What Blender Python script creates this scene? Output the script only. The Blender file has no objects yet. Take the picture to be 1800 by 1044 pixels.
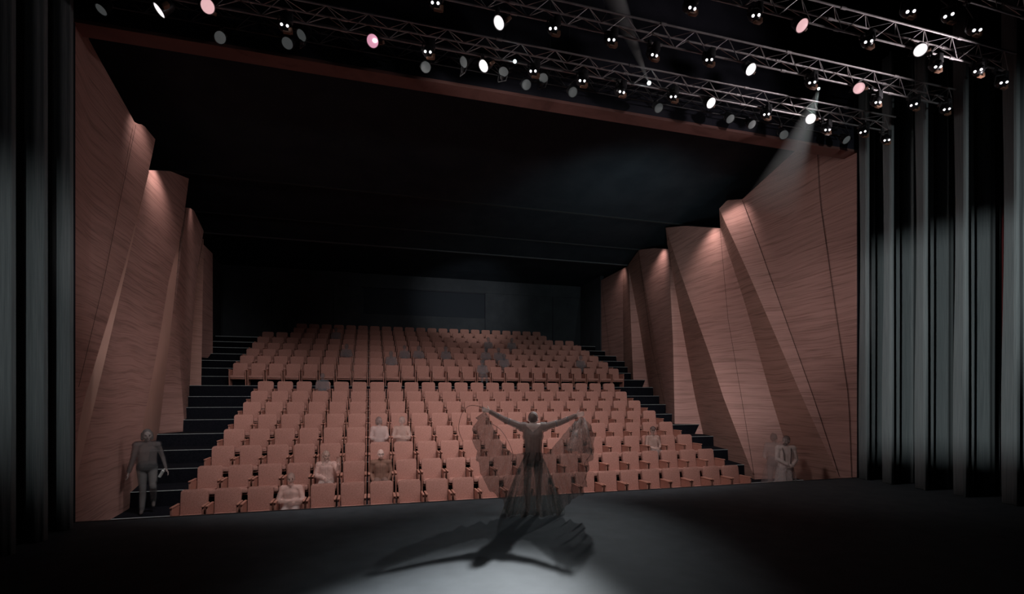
import bpy, bmesh, math, random
from mathutils import Vector, Matrix, Euler
random.seed(7)
SC = bpy.context.scene
COL = SC.collection
PI = math.pi

# ------------------------------------------------------------------ camera calibration
F, YAW, HZ, CX, EYE = 887.525, 0.2738, 693.2, 900.0, 2.0
CY, SY = math.cos(YAW), math.sin(YAW)

def ray(u, v):
    a = (u - CX) / F; b = (HZ - v) / F
    return Vector((CY * a + SY, -SY * a + CY, b))

def P(u, v, X=None, Y=None, Z=None):
    r = ray(u, v)
    if X is not None: t = X / r.x
    elif Y is not None: t = Y / r.y
    else: t = (Z - EYE) / r.z
    return Vector((t * r.x, t * r.y, EYE + t * r.z))

cam = bpy.data.cameras.new('camera')
co = bpy.data.objects.new('camera', cam); COL.objects.link(co)
co.location = (0, 0, EYE); co.rotation_euler = (PI / 2, 0, -YAW)
cam.sensor_width = 36; cam.lens = F / 1800 * 36
cam.shift_y = (HZ - 522) / 1800
cam.clip_start = 0.05; cam.clip_end = 200
SC.camera = co

# ------------------------------------------------------------------ materials
def mat(name, color, rough=0.6, metal=0.0, spec=0.5, emis=None, estr=0.0):
    m = bpy.data.materials.new(name); m.use_nodes = True
    b = m.node_tree.nodes['Principled BSDF']
    b.inputs['Base Color'].default_value = (*color, 1)
    b.inputs['Roughness'].default_value = rough
    b.inputs['Metallic'].default_value = metal
    b.inputs['Specular IOR Level'].default_value = spec
    if emis:
        b.inputs['Emission Color'].default_value = (*emis, 1)
        b.inputs['Emission Strength'].default_value = estr
    return m

def nodes(m): return m.node_tree.nodes, m.node_tree.links

def noisy(m, c1, c2, scale=40, mscale=(1, 1, 1), detail=4, bump=0.0, dist=0.0, lo=0.35, hi=0.65):
    n, l = nodes(m)
    b = n['Principled BSDF']
    tc = n.new('ShaderNodeTexCoord'); mp = n.new('ShaderNodeMapping')
    mp.inputs['Scale'].default_value = mscale
    nz = n.new('ShaderNodeTexNoise'); nz.inputs['Scale'].default_value = scale
    nz.inputs['Detail'].default_value = detail; nz.inputs['Distortion'].default_value = dist
    cr = n.new('ShaderNodeValToRGB')
    cr.color_ramp.elements[0].position = lo; cr.color_ramp.elements[0].color = (*c1, 1)
    cr.color_ramp.elements[1].position = hi; cr.color_ramp.elements[1].color = (*c2, 1)
    l.new(tc.outputs['Object'], mp.inputs['Vector']); l.new(mp.outputs['Vector'], nz.inputs['Vector'])
    l.new(nz.outputs['Fac'], cr.inputs['Fac']); l.new(cr.outputs['Color'], b.inputs['Base Color'])
    if bump:
        bp = n.new('ShaderNodeBump'); bp.inputs['Strength'].default_value = bump
        bp.inputs['Distance'].default_value = 0.01
        l.new(nz.outputs['Fac'], bp.inputs['Height']); l.new(bp.outputs['Normal'], b.inputs['Normal'])
    return m

def wood_mat(name, base, rot=0.0):
    m = mat(name, base, 0.62, 0, 0.25)
    n, l = nodes(m); b = n['Principled BSDF']
    tc = n.new('ShaderNodeTexCoord')
    # warp the grain with a slow noise, then stretch it along the wall
    nw = n.new('ShaderNodeTexNoise'); nw.inputs['Scale'].default_value = 0.55; nw.inputs['Detail'].default_value = 2
    l.new(tc.outputs['Object'], nw.inputs['Vector'])
    mul = n.new('ShaderNodeVectorMath'); mul.operation = 'SCALE'; mul.inputs['Scale'].default_value = 0.20
    l.new(nw.outputs['Color'], mul.inputs[0])
    add = n.new('ShaderNodeVectorMath'); add.operation = 'ADD'
    l.new(tc.outputs['Object'], add.inputs[0]); l.new(mul.outputs['Vector'], add.inputs[1])
    mp = n.new('ShaderNodeMapping'); mp.inputs['Rotation'].default_value = (rot, 0, 0)
    mp.inputs['Scale'].default_value = (0.4, 0.35, 7.0)
    l.new(add.outputs['Vector'], mp.inputs['Vector'])
    n1 = n.new('ShaderNodeTexNoise'); n1.inputs['Scale'].default_value = 1.3; n1.inputs['Detail'].default_value = 7
    n1.inputs['Roughness'].default_value = 0.65; n1.inputs['Distortion'].default_value = 0.5
    l.new(mp.outputs['Vector'], n1.inputs['Vector'])
    cr = n.new('ShaderNodeValToRGB')
    d = [c * 0.72 for c in base]; h = [min(1, c * 1.16) for c in base]
    cr.color_ramp.elements[0].position = 0.30; cr.color_ramp.elements[0].color = (*d, 1)
    cr.color_ramp.elements[1].position = 0.70; cr.color_ramp.elements[1].color = (*h, 1)
    e = cr.color_ramp.elements.new(0.46); e.color = (*base, 1)
    l.new(n1.outputs['Fac'], cr.inputs['Fac'])
    # fine dark pores running along the grain
    mp2 = n.new('ShaderNodeMapping'); mp2.inputs['Rotation'].default_value = (rot, 0, 0)
    mp2.inputs['Scale'].default_value = (0.9, 0.7, 36.0)
    l.new(add.outputs['Vector'], mp2.inputs['Vector'])
    n2 = n.new('ShaderNodeTexNoise'); n2.inputs['Scale'].default_value = 1.0; n2.inputs['Detail'].default_value = 3
    l.new(mp2.outputs['Vector'], n2.inputs['Vector'])
    cr2 = n.new('ShaderNodeValToRGB')
    cr2.color_ramp.elements[0].position = 0.36; cr2.color_ramp.elements[0].color = (0.55, 0.5, 0.5, 1)
    cr2.color_ramp.elements[1].position = 0.48; cr2.color_ramp.elements[1].color = (1, 1, 1, 1)
    l.new(n2.outputs['Fac'], cr2.inputs['Fac'])
    mx = n.new('ShaderNodeMix'); mx.data_type = 'RGBA'; mx.blend_type = 'MULTIPLY'; mx.inputs['Factor'].default_value = 0.65
    l.new(cr.outputs['Color'], mx.inputs['A']); l.new(cr2.outputs['Color'], mx.inputs['B'])
    l.new(mx.outputs['Result'], b.inputs['Base Color'])
    return m

def ghost(name, color, alpha, rough=0.8, trans=0.0, cloth=0.0):
    """see-through figure: a double exposure in the picture, so partly transparent"""
    m = bpy.data.materials.new(name); m.use_nodes = True
    n, l = nodes(m); n.clear()
    out = n.new('ShaderNodeOutputMaterial'); mx = n.new('ShaderNodeMixShader')
    tr = n.new('ShaderNodeBsdfTransparent'); pb = n.new('ShaderNodeBsdfPrincipled')
    nz = n.new('ShaderNodeTexNoise'); nz.inputs['Scale'].default_value = 14; nz.inputs['Detail'].default_value = 5
    tc = n.new('ShaderNodeTexCoord'); l.new(tc.outputs['Object'], nz.inputs['Vector'])
    if cloth:
        mp = n.new('ShaderNodeMapping'); mp.inputs['Scale'].default_value = (2.6, 2.6, 0.5)
        l.new(tc.outputs['Object'], mp.inputs['Vector']); l.new(mp.outputs['Vector'], nz.inputs['Vector'])
        nz.inputs['Distortion'].default_value = 1.2; nz.inputs['Roughness'].default_value = 0.7
        bp = n.new('ShaderNodeBump'); bp.inputs['Strength'].default_value = 0.8; bp.inputs['Distance'].default_value = 0.03
        l.new(nz.outputs['Fac'], bp.inputs['Height']); l.new(bp.outputs['Normal'], pb.inputs['Normal'])
    cr = n.new('ShaderNodeValToRGB')
    cr.color_ramp.elements[0].position = 0.3; cr.color_ramp.elements[0].color = (*[c * (0.90 - cloth) for c in color], 1)
    cr.color_ramp.elements[1].position = 0.7; cr.color_ramp.elements[1].color = (*[min(1, c * (1.08 + 1.6 * cloth)) for c in color], 1)
    l.new(nz.outputs['Fac'], cr.inputs['Fac']); l.new(cr.outputs['Color'], pb.inputs['Base Color'])
    pb.inputs['Roughness'].default_value = rough; pb.inputs['Specular IOR Level'].default_value = 0.15
    mx.inputs['Fac'].default_value = alpha
    srf = pb.outputs[0]
    if trans:
        tl = n.new('ShaderNodeBsdfTranslucent'); l.new(cr.outputs['Color'], tl.inputs['Color'])
        m2 = n.new('ShaderNodeMixShader'); m2.inputs['Fac'].default_value = trans
        l.new(pb.outputs[0], m2.inputs[1]); l.new(tl.outputs[0], m2.inputs[2]); srf = m2.outputs[0]
    l.new(tr.outputs[0], mx.inputs[1]); l.new(srf, mx.inputs[2]); l.new(mx.outputs[0], out.inputs['Surface'])
    return m

M = {}
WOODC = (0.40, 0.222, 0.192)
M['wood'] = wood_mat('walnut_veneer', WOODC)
M['wood_return_shaded'] = wood_mat('walnut_veneer_shaded', (0.345, 0.190, 0.155), 0.5)  # same veneer, shade on the returns put into a darker base
M['wood_plain_lit'] = noisy(mat('plain_veneer_lit', (0.44, 0.235, 0.185), 0.6, 0, 0.25), (0.44, 0.25, 0.205), (0.49, 0.28, 0.23), 1.2)  # plain left returns, stage light on them put into a lighter base
M['joint'] = mat('panel_joint', (0.05, 0.025, 0.02), 0.9)
M['fabric'] = noisy(mat('terracotta_fabric', (0.45, 0.2, 0.15), 0.95, 0, 0.1), (0.33, 0.165, 0.135), (0.44, 0.225, 0.185), 60, detail=6, bump=0.3)
M['seatwood'] = noisy(mat('seat_side_wood', (0.3, 0.13, 0.1), 0.45, 0, 0.4), (0.30, 0.135, 0.10), (0.38, 0.17, 0.13), 20, (1, 1, 6))
M['armpad'] = noisy(mat('armrest_wood', (0.36, 0.16, 0.12), 0.4, 0, 0.4), (0.36, 0.165, 0.125), (0.44, 0.2, 0.15), 20, (1, 6, 1))
M['seatmetal'] = mat('dark_seat_metal', (0.03, 0.025, 0.025), 0.5, 0.3)
M['carpet'] = noisy(mat('black_carpet', (0.008, 0.008, 0.010), 0.95, 0, 0.1), (0.004, 0.005, 0.008), (0.009, 0.009, 0.013), 30)
M['nosing'] = mat('lit_step_nosing', (0.25, 0.26, 0.26), 0.5, 0, 0.3, (0.75, 0.8, 0.8), 0.075)
M['stage'] = noisy(mat('black_stage_floor', (0.04, 0.043, 0.047), 0.75, 0, 0.12), (0.053, 0.060, 0.068), (0.067, 0.075, 0.084), 3.0, detail=8)
M['black'] = noisy(mat('matte_black_wall', (0.012, 0.013, 0.016), 0.9, 0, 0.15), (0.018, 0.018, 0.026), (0.026, 0.026, 0.036), 2.0)  # navy lift in the base stands in for stage haze
M['backwall'] = noisy(mat('charcoal_back_wall', (0.05, 0.055, 0.065), 0.85, 0, 0.2), (0.044, 0.050, 0.058), (0.056, 0.063, 0.072), 1.5)
M['ceil'] = noisy(mat('charcoal_ceiling', (0.03, 0.033, 0.038), 0.9, 0, 0.15), (0.020, 0.027, 0.036), (0.028, 0.037, 0.047), 1.2)
M['velour'] = noisy(mat('grey_velour', (0.16, 0.17, 0.175), 0.95, 0, 0.1), (0.13, 0.142, 0.147), (0.20, 0.215, 0.22), 25, (8, 8, 0.06), detail=3)
M['redvelour'] = noisy(mat('dark_red_velour', (0.07, 0.012, 0.015), 0.95, 0, 0.1), (0.10, 0.018, 0.020), (0.15, 0.028, 0.03), 25, (6, 6, 0.06))
M['alu'] = noisy(mat('truss_aluminium', (0.5, 0.45, 0.45), 0.5, 0.7), (0.45, 0.41, 0.42), (0.6, 0.56, 0.57), 6)
M['lampblack'] = noisy(mat('lamp_housing_black', (0.02, 0.02, 0.022), 0.28, 0.2), (0.014, 0.014, 0.016), (0.03, 0.03, 0.033), 12)
M['lampgrey'] = noisy(mat('lamp_clamp_grey', (0.05, 0.05, 0.055), 0.6, 0.2), (0.04, 0.04, 0.045), (0.07, 0.068, 0.07), 12)
M['flap'] = mat('amber_flap', (0.24, 0.12, 0.075), 0.6)
M['lens_white'] = mat('lens_white', (0.9, 0.9, 0.9), 0.3, 0, .5, (1.0, 0.94, 0.95), 1.15)
M['lens_pink'] = mat('lens_pink', (0.9, 0.6, 0.62), 0.3, 0, .5, (0.85, 0.50, 0.52), 0.95)
M['lens_rose'] = mat('lens_rose', (0.9, 0.5, 0.62), 0.3, 0, .5, (0.75, 0.33, 0.46), 0.95)
M['lens_grey'] = mat('lens_dim_grey', (0.2, 0.21, 0.21), 0.5, 0, .3, (0.8, 0.86, 0.86), 0.05)
M['bulb'] = mat('bulb_white', (1, 1, 1), 0.3, 0, .5, (1, 0.97, 1), 2.2)
M['flare'] = mat('bulb_flare', (1, 1, 1), 0.3, 0, .5, (0.75, 0.95, 0.95), 4.0)

# ------------------------------------------------------------------ helpers
def empty(name, loc=(0, 0, 0), rz=0.0):
    o = bpy.data.objects.new(name, None); COL.objects.link(o)
    o.location = loc; o.rotation_euler = (0, 0, rz); o.empty_display_size = 0.1
    return o

def tag(o, label, cat, group=None, kind=None):
    o['label'] = label; o['category'] = cat
    if group: o['group'] = group
    if kind: o['kind'] = kind
    return o

def finish(name, bm, m, parent=None, smooth=True, ang=0.7):
    me = bpy.data.meshes.new(name)
    bmesh.ops.recalc_face_normals(bm, faces=bm.faces) if len(bm.faces) else None
    bm.to_mesh(me); bm.free()
    ms = m if isinstance(m, (list, tuple)) else [m]
    for x in ms: me.materials.append(x)
    if smooth:
        me.polygons.foreach_set('use_smooth', [True] * len(me.polygons))
        try: me.set_sharp_from_angle(angle=ang)
        except Exception: pass
    o = bpy.data.objects.new(name, me); COL.objects.link(o)
    if parent: o.parent = parent
    return o

def structure(o):
    o['kind'] = 'structure'; return o

def box(bm, lo, hi, rot=None, bev=0.0, mi=0):
    lo = Vector(lo); hi = Vector(hi); c = (lo + hi) / 2; s = hi - lo
    t = bmesh.new(); bmesh.ops.create_cube(t, size=1)
    for v in t.verts: v.co = Vector((v.co.x * s.x, v.co.y * s.y, v.co.z * s.z))
    if bev: bmesh.ops.bevel(t, geom=t.edges[:] + t.verts[:], offset=bev, segments=2, affect='EDGES', profile=0.5)
    for v in t.verts:
        if rot: v.co = rot @ v.co
        v.co += c
    merge(bm, t, mi)

def merge(bm, t, mi=0):
    mp = {}
    for v in t.verts: mp[v] = bm.verts.new(v.co)
    for f in t.faces:
        try:
            nf = bm.faces.new([mp[v] for v in f.verts]); nf.material_index = mi
        except ValueError: pass
    t.free()

def tube(bm, a, b, r1, r2=None, seg=8, caps=True, mi=0):
    a = Vector(a); b = Vector(b); r2 = r1 if r2 is None else r2
    d = b - a
    if d.length < 1e-6: return
    q = d.to_track_quat('Z', 'Y').to_matrix()
    ra, rb = [], []
    for i in range(seg):
        t = 2 * PI * i / seg; e = Vector((math.cos(t), math.sin(t), 0))
        ra.append(bm.verts.new(a + q @ (e * r1))); rb.append(bm.verts.new(b + q @ (e * r2)))
    for i in range(seg):
        f = bm.faces.new((ra[i], ra[(i + 1) % seg], rb[(i + 1) % seg], rb[i])); f.material_index = mi
    if caps:
        for r in (ra[::-1], rb):
            f = bm.faces.new(r); f.material_index = mi

def ball(bm, c, r, s=(1, 1, 1), rot=None, u=12, v=8, mi=0):
    t = bmesh.new(); bmesh.ops.create_uvsphere(t, u_segments=u, v_segments=v, radius=r)
    for w in t.verts:
        w.co = Vector((w.co.x * s[0], w.co.y * s[1], w.co.z * s[2]))
        if rot: w.co = rot @ w.co
        w.co += Vector(c)
    merge(bm, t, mi)

def capsule(bm, a, b, r1, r2):
    tube(bm, a, b, r1, r2, 12); ball(bm, a, r1); ball(bm, b, r2)

def lathe(bm, prof, mtx, seg=20, mi=0):
    rings = []
    for (r, z) in prof:
        rings.append([bm.verts.new(mtx @ Vector((r * math.cos(2 * PI * i / seg), r * math.sin(2 * PI * i / seg), z))) for i in range(seg)])
    for k in range(len(rings) - 1):
        for i in range(seg):
            f = bm.faces.new((rings[k][i], rings[k][(i + 1) % seg], rings[k + 1][(i + 1) % seg], rings[k + 1][i])); f.material_index = mi
    return rings

ORD = ['', 'first', 'second', 'third', 'fourth', 'fifth', 'sixth', 'seventh', 'eighth', 'ninth', 'tenth', 'eleventh',
       'twelfth', 'thirteenth', 'fourteenth', 'fifteenth', 'sixteenth', 'seventeenth', 'eighteenth', 'nineteenth',
       'twentieth', 'twenty-first', 'twenty-second', 'twenty-third', 'twenty-fourth', 'twenty-fifth', 'twenty-sixth']

# ------------------------------------------------------------------ house geometry
YP, XL, XR, ZT = 9.437, -4.437, 11.25, 7.806      # proscenium opening
PITCH, X0 = 0.5862, -3.2855
FLOFF = 0.81
def rowY(r): return 11.147 + 0.9934 * r if r < 8 else 19.998 + (r - 8) * 1.0089
def rowTop(r): return 0.1457 + 0.3249 * r if r < 8 else 3.1333 + (r - 8) * 0.3434
def rowZ(r): return rowTop(r) - FLOFF - (0.025 if r >= 8 else 0)
def noseY(r): return rowY(r) - 1.0 if r < 8 else rowY(r) - 0.85

# treads: row r tread from noseY(r) to next nose; crossover level between rows 7 and 8
levels = [(YP + 0.02, rowZ(0))]
for r in range(1, 8): levels.append((noseY(r), rowZ(r)))
levels.append((18.12, rowZ(7) + 0.325))
for r in range(8, 16): levels.append((noseY(r), rowZ(r)))
YB = 28.3
FX0, FX1 = -8.2, 13.6

# tiered floor
bm = bmesh.new()
pts = []
for i, (y, z) in enumerate(levels):
    pts.append((y, z)); pts.append((levels[i + 1][0] if i + 1 < len(levels) else YB + 0.1, z))
pts = pts + [(YB + 0.1, -1.6), (YP + 0.02, -1.6)]
va = [bm.verts.new((FX0, y, z)) for y, z in pts]; vb = [bm.verts.new((FX1, y, z)) for y, z in pts]
n = len(pts)
for i in range(n): bm.faces.new((va[i], va[(i + 1) % n], vb[(i + 1) % n], vb[i]))
bm.faces.new(va); bm.faces.new(vb[::-1])
structure(finish('floor', bm, M['carpet'], smooth=False))
# nosing strips on each step
for i, (y, z) in enumerate(levels[1:]):
    bm = bmesh.new(); box(bm, (-6.9, y - 0.012, z - 0.005), (12.9, y + 0.012, z + 0.004))
    structure(finish('trim_%d' % (i + 1), bm, M['nosing'], smooth=False))

# stage floor
bm = bmesh.new(); box(bm, (-9, -3.5, -0.12), (16, YP, 0.0))
structure(finish('stage_floor', bm, M['stage'], smooth=False))
bm = bmesh.new(); box(bm, (-9, YP - 0.3, -1.6), (16, YP + 0.01, -0.02)); 
structure(finish('stage_front', bm, M['black'], smooth=False))
bm = bmesh.new(); box(bm, (XL, YP - 0.02, -0.05), (XR, YP + 0.035, 0.006))
structure(finish('trim_stage_edge', bm, mat('stage_edge_strip', (0.012, 0.012, 0.014), 0.5), smooth=False))

# proscenium wall (stage side black) with wood reveal
def slab(name, lo, hi, m, parent=None, bev=0.0):
    bm = bmesh.new(); box(bm, lo, hi, bev=bev); return finish(name, bm, m, parent, smooth=False)
structure(slab('wall_proscenium_left', (-9, YP - 0.02, 0), (XL, YP + 0.01, 12), M['black']))
structure(slab('wall_proscenium_right', (XR, YP - 0.02, 0), (16, YP + 0.01, 12), M['black']))
structure(slab('wall_proscenium_header', (XL, YP - 0.02, ZT), (XR, YP + 0.25, 12), M['black']))
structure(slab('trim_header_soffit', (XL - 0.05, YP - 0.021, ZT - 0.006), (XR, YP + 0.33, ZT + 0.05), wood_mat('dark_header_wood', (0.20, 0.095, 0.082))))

# shell
structure(slab('wall_back', (FX0, YB, 3), (FX1, YB + 0.2, 10), M['backwall']))
structure(slab('wall_left_backing', (FX0 - 0.2, YP, -1.5), (FX0, YB + 0.2, 10.5), M['black']))
structure(slab('wall_right_backing', (FX1, YP, -1.5), (FX1 + 0.2, YB + 0.2, 10.5), M['black']))
structure(slab('wall_left_rear', (-7.4, 22.3, 3), (-7.2, YB, 10.0), M['backwall']))
structure(slab('wall_right_rear', (12.25, 25.55, 3), (12.45, YB, 10.0), M['backwall']))
# back wall relief: frieze board, vertical joints, projection window
structure(slab('trim_back_frieze', (-7.2, YB - 0.05, 7.80), (12.25, YB, 8.6), M['backwall']))
for i, x in enumerate((-4.9, -1.9, 6.33, 10.45)):
    structure(slab('trim_back_joint_%d' % (i + 1), (x, YB - 0.012, 4.5), (x + 0.035, YB + 0.001, 7.8), M['black']))
w = structure(slab('window_1', (-0.35, YB - 0.03, 6.35), (6.3, YB - 0.005, 7.72), mat('projection_glass', (0.032, 0.038, 0.048), 0.8, 0, 0.1)))
slab('window_frame', (-0.41, YB - 0.035, 7.72), (6.36, YB - 0.004, 7.76), M['black'], w)
slab('window_frame', (6.3, YB - 0.035, 6.35), (6.36, YB - 0.004, 7.72), M['black'], w)

# ceiling: stepped reflectors
bm = bmesh.new()
prof = [(YP + 0.26, 9.45), (17.3, 8.68), (17.32, 8.95), (20.6, 8.60), (20.62, 8.85), (22.3, 8.33), (22.32, 8.62), (YB + 0.2, 8.5), (YB + 0.2, 10.6), (YP + 0.26, 10.6)]
va = [bm.verts.new((FX0, y, z)) for y, z in prof]; vb = [bm.verts.new((FX1, y, z)) for y, z in prof]
n = len(prof)
for i in range(n): bm.faces.new((va[i], va[(i + 1) % n], vb[(i + 1) % n], vb[i]))
bm.faces.new(va); bm.faces.new(vb[::-1])
structure(finish('ceiling', bm, M['ceil'], smooth=False))
for i, (y, z, c) in enumerate(((17.3, 8.68, 0.045), (20.6, 8.60, 0.055), (22.3, 8.33, 0.12))):
    structure(slab('trim_ceiling_%d' % (i + 1), (FX0, y - 0.05, z - 0.03), (FX1, y + 0.03, z + 0.05), mat('reflector_lip', (c * 0.85, c * 0.92, c), 0.8, 0, 0.2)))
structure(slab('stage_ceiling', (-9, -3.5, 12), (16, YP + 0.25, 12.2), M['black']))
structure(slab('wall_stage_left', (-9.2, -3.5, -0.1), (-9, YP, 12), M['black']))
structure(slab('wall_stage_right', (16, -3.5, -0.1), (16.2, YP, 12), M['black']))
structure(slab('wall_stage_rear', (-9, -3.7, -0.1), (16, -3.5, 12), M['black']))

# ------------------------------------------------------------------ folded wood walls
def samp(ch, t):
    L = [0.0]
    for i in range(1, len(ch)): L.append(L[-1] + (ch[i] - ch[i - 1]).length)
    s = t * L[-1]
    for i in range(1, len(ch)):
        if s <= L[i] + 1e-9:
            k = (s - L[i - 1]) / max(1e-9, L[i] - L[i - 1])
            return ch[i - 1].lerp(ch[i], k)
    return ch[-1]

def edge(*pts):
    return [P(u, v, X=x) for (u, v, x) in pts]

def facet(a, b, parent, side, m, top=None, extend=(0.5, 0.5), grooves=(), nu=10, nv=14):
    """ruled panel between edge chains a and b (top to bottom); top = optional chain a-top -> b-top"""
    a = list(a); b = list(b)
    for ch, e in ((a, extend[0]), (b, extend[1])):
        if e:
            d = (ch[-1] - ch[-2]).normalized(); ch.append(ch[-1] + d * e)
    bm = bmesh.new(); grid = []
    ta, tb = a[0], b[0]
    for j in range(nv + 1):
        t = j / nv; pa = samp(a, t); pb = samp(b, t); row = []
        for i in range(nu + 1):
            s = i / nu; p = pa.lerp(pb, s)
            if top: p += (samp(top, s) - ta.lerp(tb, s)) * (1 - t) ** 3
            row.append(bm.verts.new(p))
        grid.append(row)
    for j in range(nv):
        for i in range(nu): bm.faces.new((grid[j][i], grid[j][i + 1], grid[j + 1][i + 1], grid[j + 1][i]))
    # thickness away from the room
    g = bmesh.ops.duplicate(bm, geom=bm.faces[:])
    for v in [x for x in g['geom'] if isinstance(x, bmesh.types.BMVert)]: v.co += Vector((side * 0.04, 0.0, 0))
    bedges = [e for e in bm.edges if e.is_boundary]
    bm.edges.ensure_lookup_table()
    bmesh.ops.bridge_loops(bm, edges=bedges)
    for gr in grooves:
        n = 16
        for k in range(n):
            p = samp(gr, k / n); q = samp(gr, (k + 1) / n)
            off = Vector((-side * 0.012, -0.006, 0)); w = Vector((0, 0.008, 0))
            vs = [bm.verts.new(x) for x in (p + off - w, p + off + w, q + off + w, q + off - w)]
            f = bm.faces.new(vs); f.material_index = 1
    o = finish('wood_panel', bm, [m, M['joint']], parent, True, 0.6)
    return o

wr = structure(empty('wall_right')); wl = structure(empty('wall_left'))
# right wall edges
jr = [Vector((11.24, YP - 0.01, 9.3)), Vector((11.24, YP - 0.01, -0.9))]
s2 = edge((1305, 350, 11.30), (1335, 432, 11.30), (1431, 700, 11.30), (1476, 838, 11.28))
e3 = edge((1264, 367, 11.05), (1316, 481, 11.15), (1411, 700, 11.25), (1474, 838, 11.30))
e4 = edge((1266, 399, 11.25), (1311, 538, 11.33), (1356, 700, 11.38), (1400, 843, 11.42))
e5 = edge((1170, 400, 11.50), (1200, 491, 11.25), (1250, 631, 10.75), (1272, 700, 10.5), (1325, 838, 10.2))
e6 = edge((1173, 430, 11.55), (1200, 578, 11.3), (1222, 700, 11.1), (1232, 745, 11.04))
e7 = edge((1175, 438, 11.45), (1183, 600, 10.9), (1186, 742, 10.4))
e9 = edge((1123, 439, 11.80), (1130, 485, 11.7), (1164, 667, 11.2), (1172, 725, 10.9))
e10 = edge((1104, 466, 12.0), (1122, 560, 12.0), (1139, 668, 11.95))
e11 = edge((1105, 467, 12.0), (1108, 540, 11.8), (1113, 667, 11.45))
e12 = edge((1095, 472, 12.15), (1095, 550, 12.3), (1096, 628, 12.6))
e13 = edge((1054, 494, 12.3), (1054, 560, 12.3), (1054, 628, 12.3))
s1 = edge((1437, 262, 11.245), (1441, 350, 11.25), (1492, 700, 11.235), (1497, 838, 11.23))
s2g = edge((1305, 352, 11.29), (1335, 432, 11.29), (1431, 700, 11.29), (1476, 838, 11.27))
topA = [P(1305, 350, X=11.3), P(1400, 263, X=11.3), Vector((11.24, YP - 0.01, 9.3))]
facet(s2, jr, wr, 1, M['wood'], top=topA, extend=(1.0, 0), grooves=[s1, s2g], nu=16)
facet(e3, s2, wr, 1, M['wood'], top=edge((1264, 367, 11.05), (1278, 352, 11.2), (1305, 350, 11.3)), extend=(1.0, 1.0))
facet(e4, e3, wr, 1, M['wood_return_shaded'], extend=(1, 1))
facet(e5, e4, wr, 1, M['wood'], top=edge((1170, 400, 11.5), (1205, 397, 11.4), (1266, 401, 11.25)), extend=(0.6, 1.0),
      grooves=[edge((1266, 403, 11.22), (1280, 560, 11.05), (1304, 700, 10.8), (1326, 835, 10.2))])
facet(e6, e5, wr, 1, M['wood_return_shaded'], extend=(0.5, 0.6))
facet(e7, e6, wr, 1, M['wood'], extend=(0.6, 0.6))
facet(e9, e7, wr, 1, M['wood'], top=edge((1123, 439, 11.8), (1150, 436, 11.7), (1175, 438, 11.45)), extend=(0.5, 0.6),
      grooves=[edge((1122, 440, 11.78), (1146, 610, 11.5), (1171, 720, 10.9))])
facet(e10, e9, wr, 1, M['wood_return_shaded'], extend=(0.5, 0.5))
facet(e11, e10, wr, 1, M['wood'], extend=(0.4, 0.4))
facet(e12, e11, wr, 1, M['wood_return_shaded'], extend=(0.4, 0.4))
facet(e13, e12, wr, 1, M['wood'], extend=(0.4, 0.4), grooves=[edge((1058, 500, 12.29), (1072, 626, 12.29))])
# left wall edges
jl = [Vector((-4.445, YP - 0.01, 8.75)), Vector((-4.445, YP - 0.01, -1.0))]
a1 = edge((238, 219, -4.76), (209, 358, -4.66), (180, 500, -4.57), (137, 680, -4.45))
l1 = edge((273, 245, -4.80), (262, 299, -4.80), (216, 478, -4.70), (163, 652, -4.65), (131, 760, -4.6))
l2 = edge((261, 303, -4.85), (220, 480, -4.69), (180, 652, -4.56), (131, 855, -4.54), (126, 880, -4.54))
l3 = edge((332, 314, -4.95), (320, 408, -4.92), (299, 480, -4.9), (278, 609, -4.85), (249, 756, -4.8), (226, 893, -4.75))
l4 = edge((317, 415, -4.98), (311, 480, -4.84), (297, 609, -4.88), (279, 762, -5.40))
l5 = edge((308, 540, -4.90), (316, 640, -5.08), (325, 757, -5.02))
l5t = edge((328, 365, -5.05), (318, 440, -4.98), (308, 540, -4.90), (316, 640, -5.08), (325, 757, -5.02))
l6 = edge((341, 370, -5.25), (338, 555, -5.6), (334, 664, -5.95))
l7 = edge((358, 406, -5.60), (346, 480, -5.7), (337, 604, -5.9), (334, 664, -5.95))
l8 = edge((358, 420, -5.70), (356, 540, -5.68), (354, 662, -5.65))
l8b = edge((358, 430, -5.72), (356, 540, -6.1), (354, 614, -6.5))
l9 = edge((374, 446, -6.0), (374, 540, -6.1), (374, 613, -6.2))
topL = [P(273, 245, X=-4.8), P(252, 219, X=-4.8), P(238, 217, X=-4.8), P(152, 62, X=-4.8), Vector((-4.445, YP - 0.01, 9.0))]
jl2 = [topL[-1], Vector((-4.445, YP - 0.01, 0.5))]
facet(l1, jl2, wl, -1, M['wood'], top=topL, extend=(0, 0), grooves=[a1], nu=24)
facet(l2, [P(262, 303, X=-4.8), P(216, 478, X=-4.7), P(163, 652, X=-4.65), P(131, 760, X=-4.6), Vector((-4.45, YP - .01, -0.9))], wl, -1, M['wood_plain_lit'], extend=(0.5, 0))
facet(l3, l2, wl, -1, M['wood'], top=edge((332, 314, -4.95), (300, 301, -4.93), (261, 299, -4.92)), extend=(0.8, 0.8),
      grooves=[edge((240, 385, -4.97), (226, 480, -4.97), (222, 700, -4.95), (218, 888, -4.85))])
facet(l4, l3[1:], wl, -1, M['wood_plain_lit'], extend=(0.8, 0.8))
facet(l5, l4[1:], wl, -1, M['wood'], extend=(0.6, 0.6))
facet(l6, l5t, wl, -1, M['wood'], top=edge((341, 370, -5.25), (335, 366, -5.15), (328, 365, -5.05)), extend=(0.5, 0.6))
facet(l7, l6, wl, -1, M['wood'], extend=(0.5, 0.5))
facet(l8, l7[1:], wl, -1, M['wood_return_shaded'], extend=(0.5, 0.5))
facet(l9, l8b, wl, -1, M['wood'], extend=(0.4, 0.4))

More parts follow.
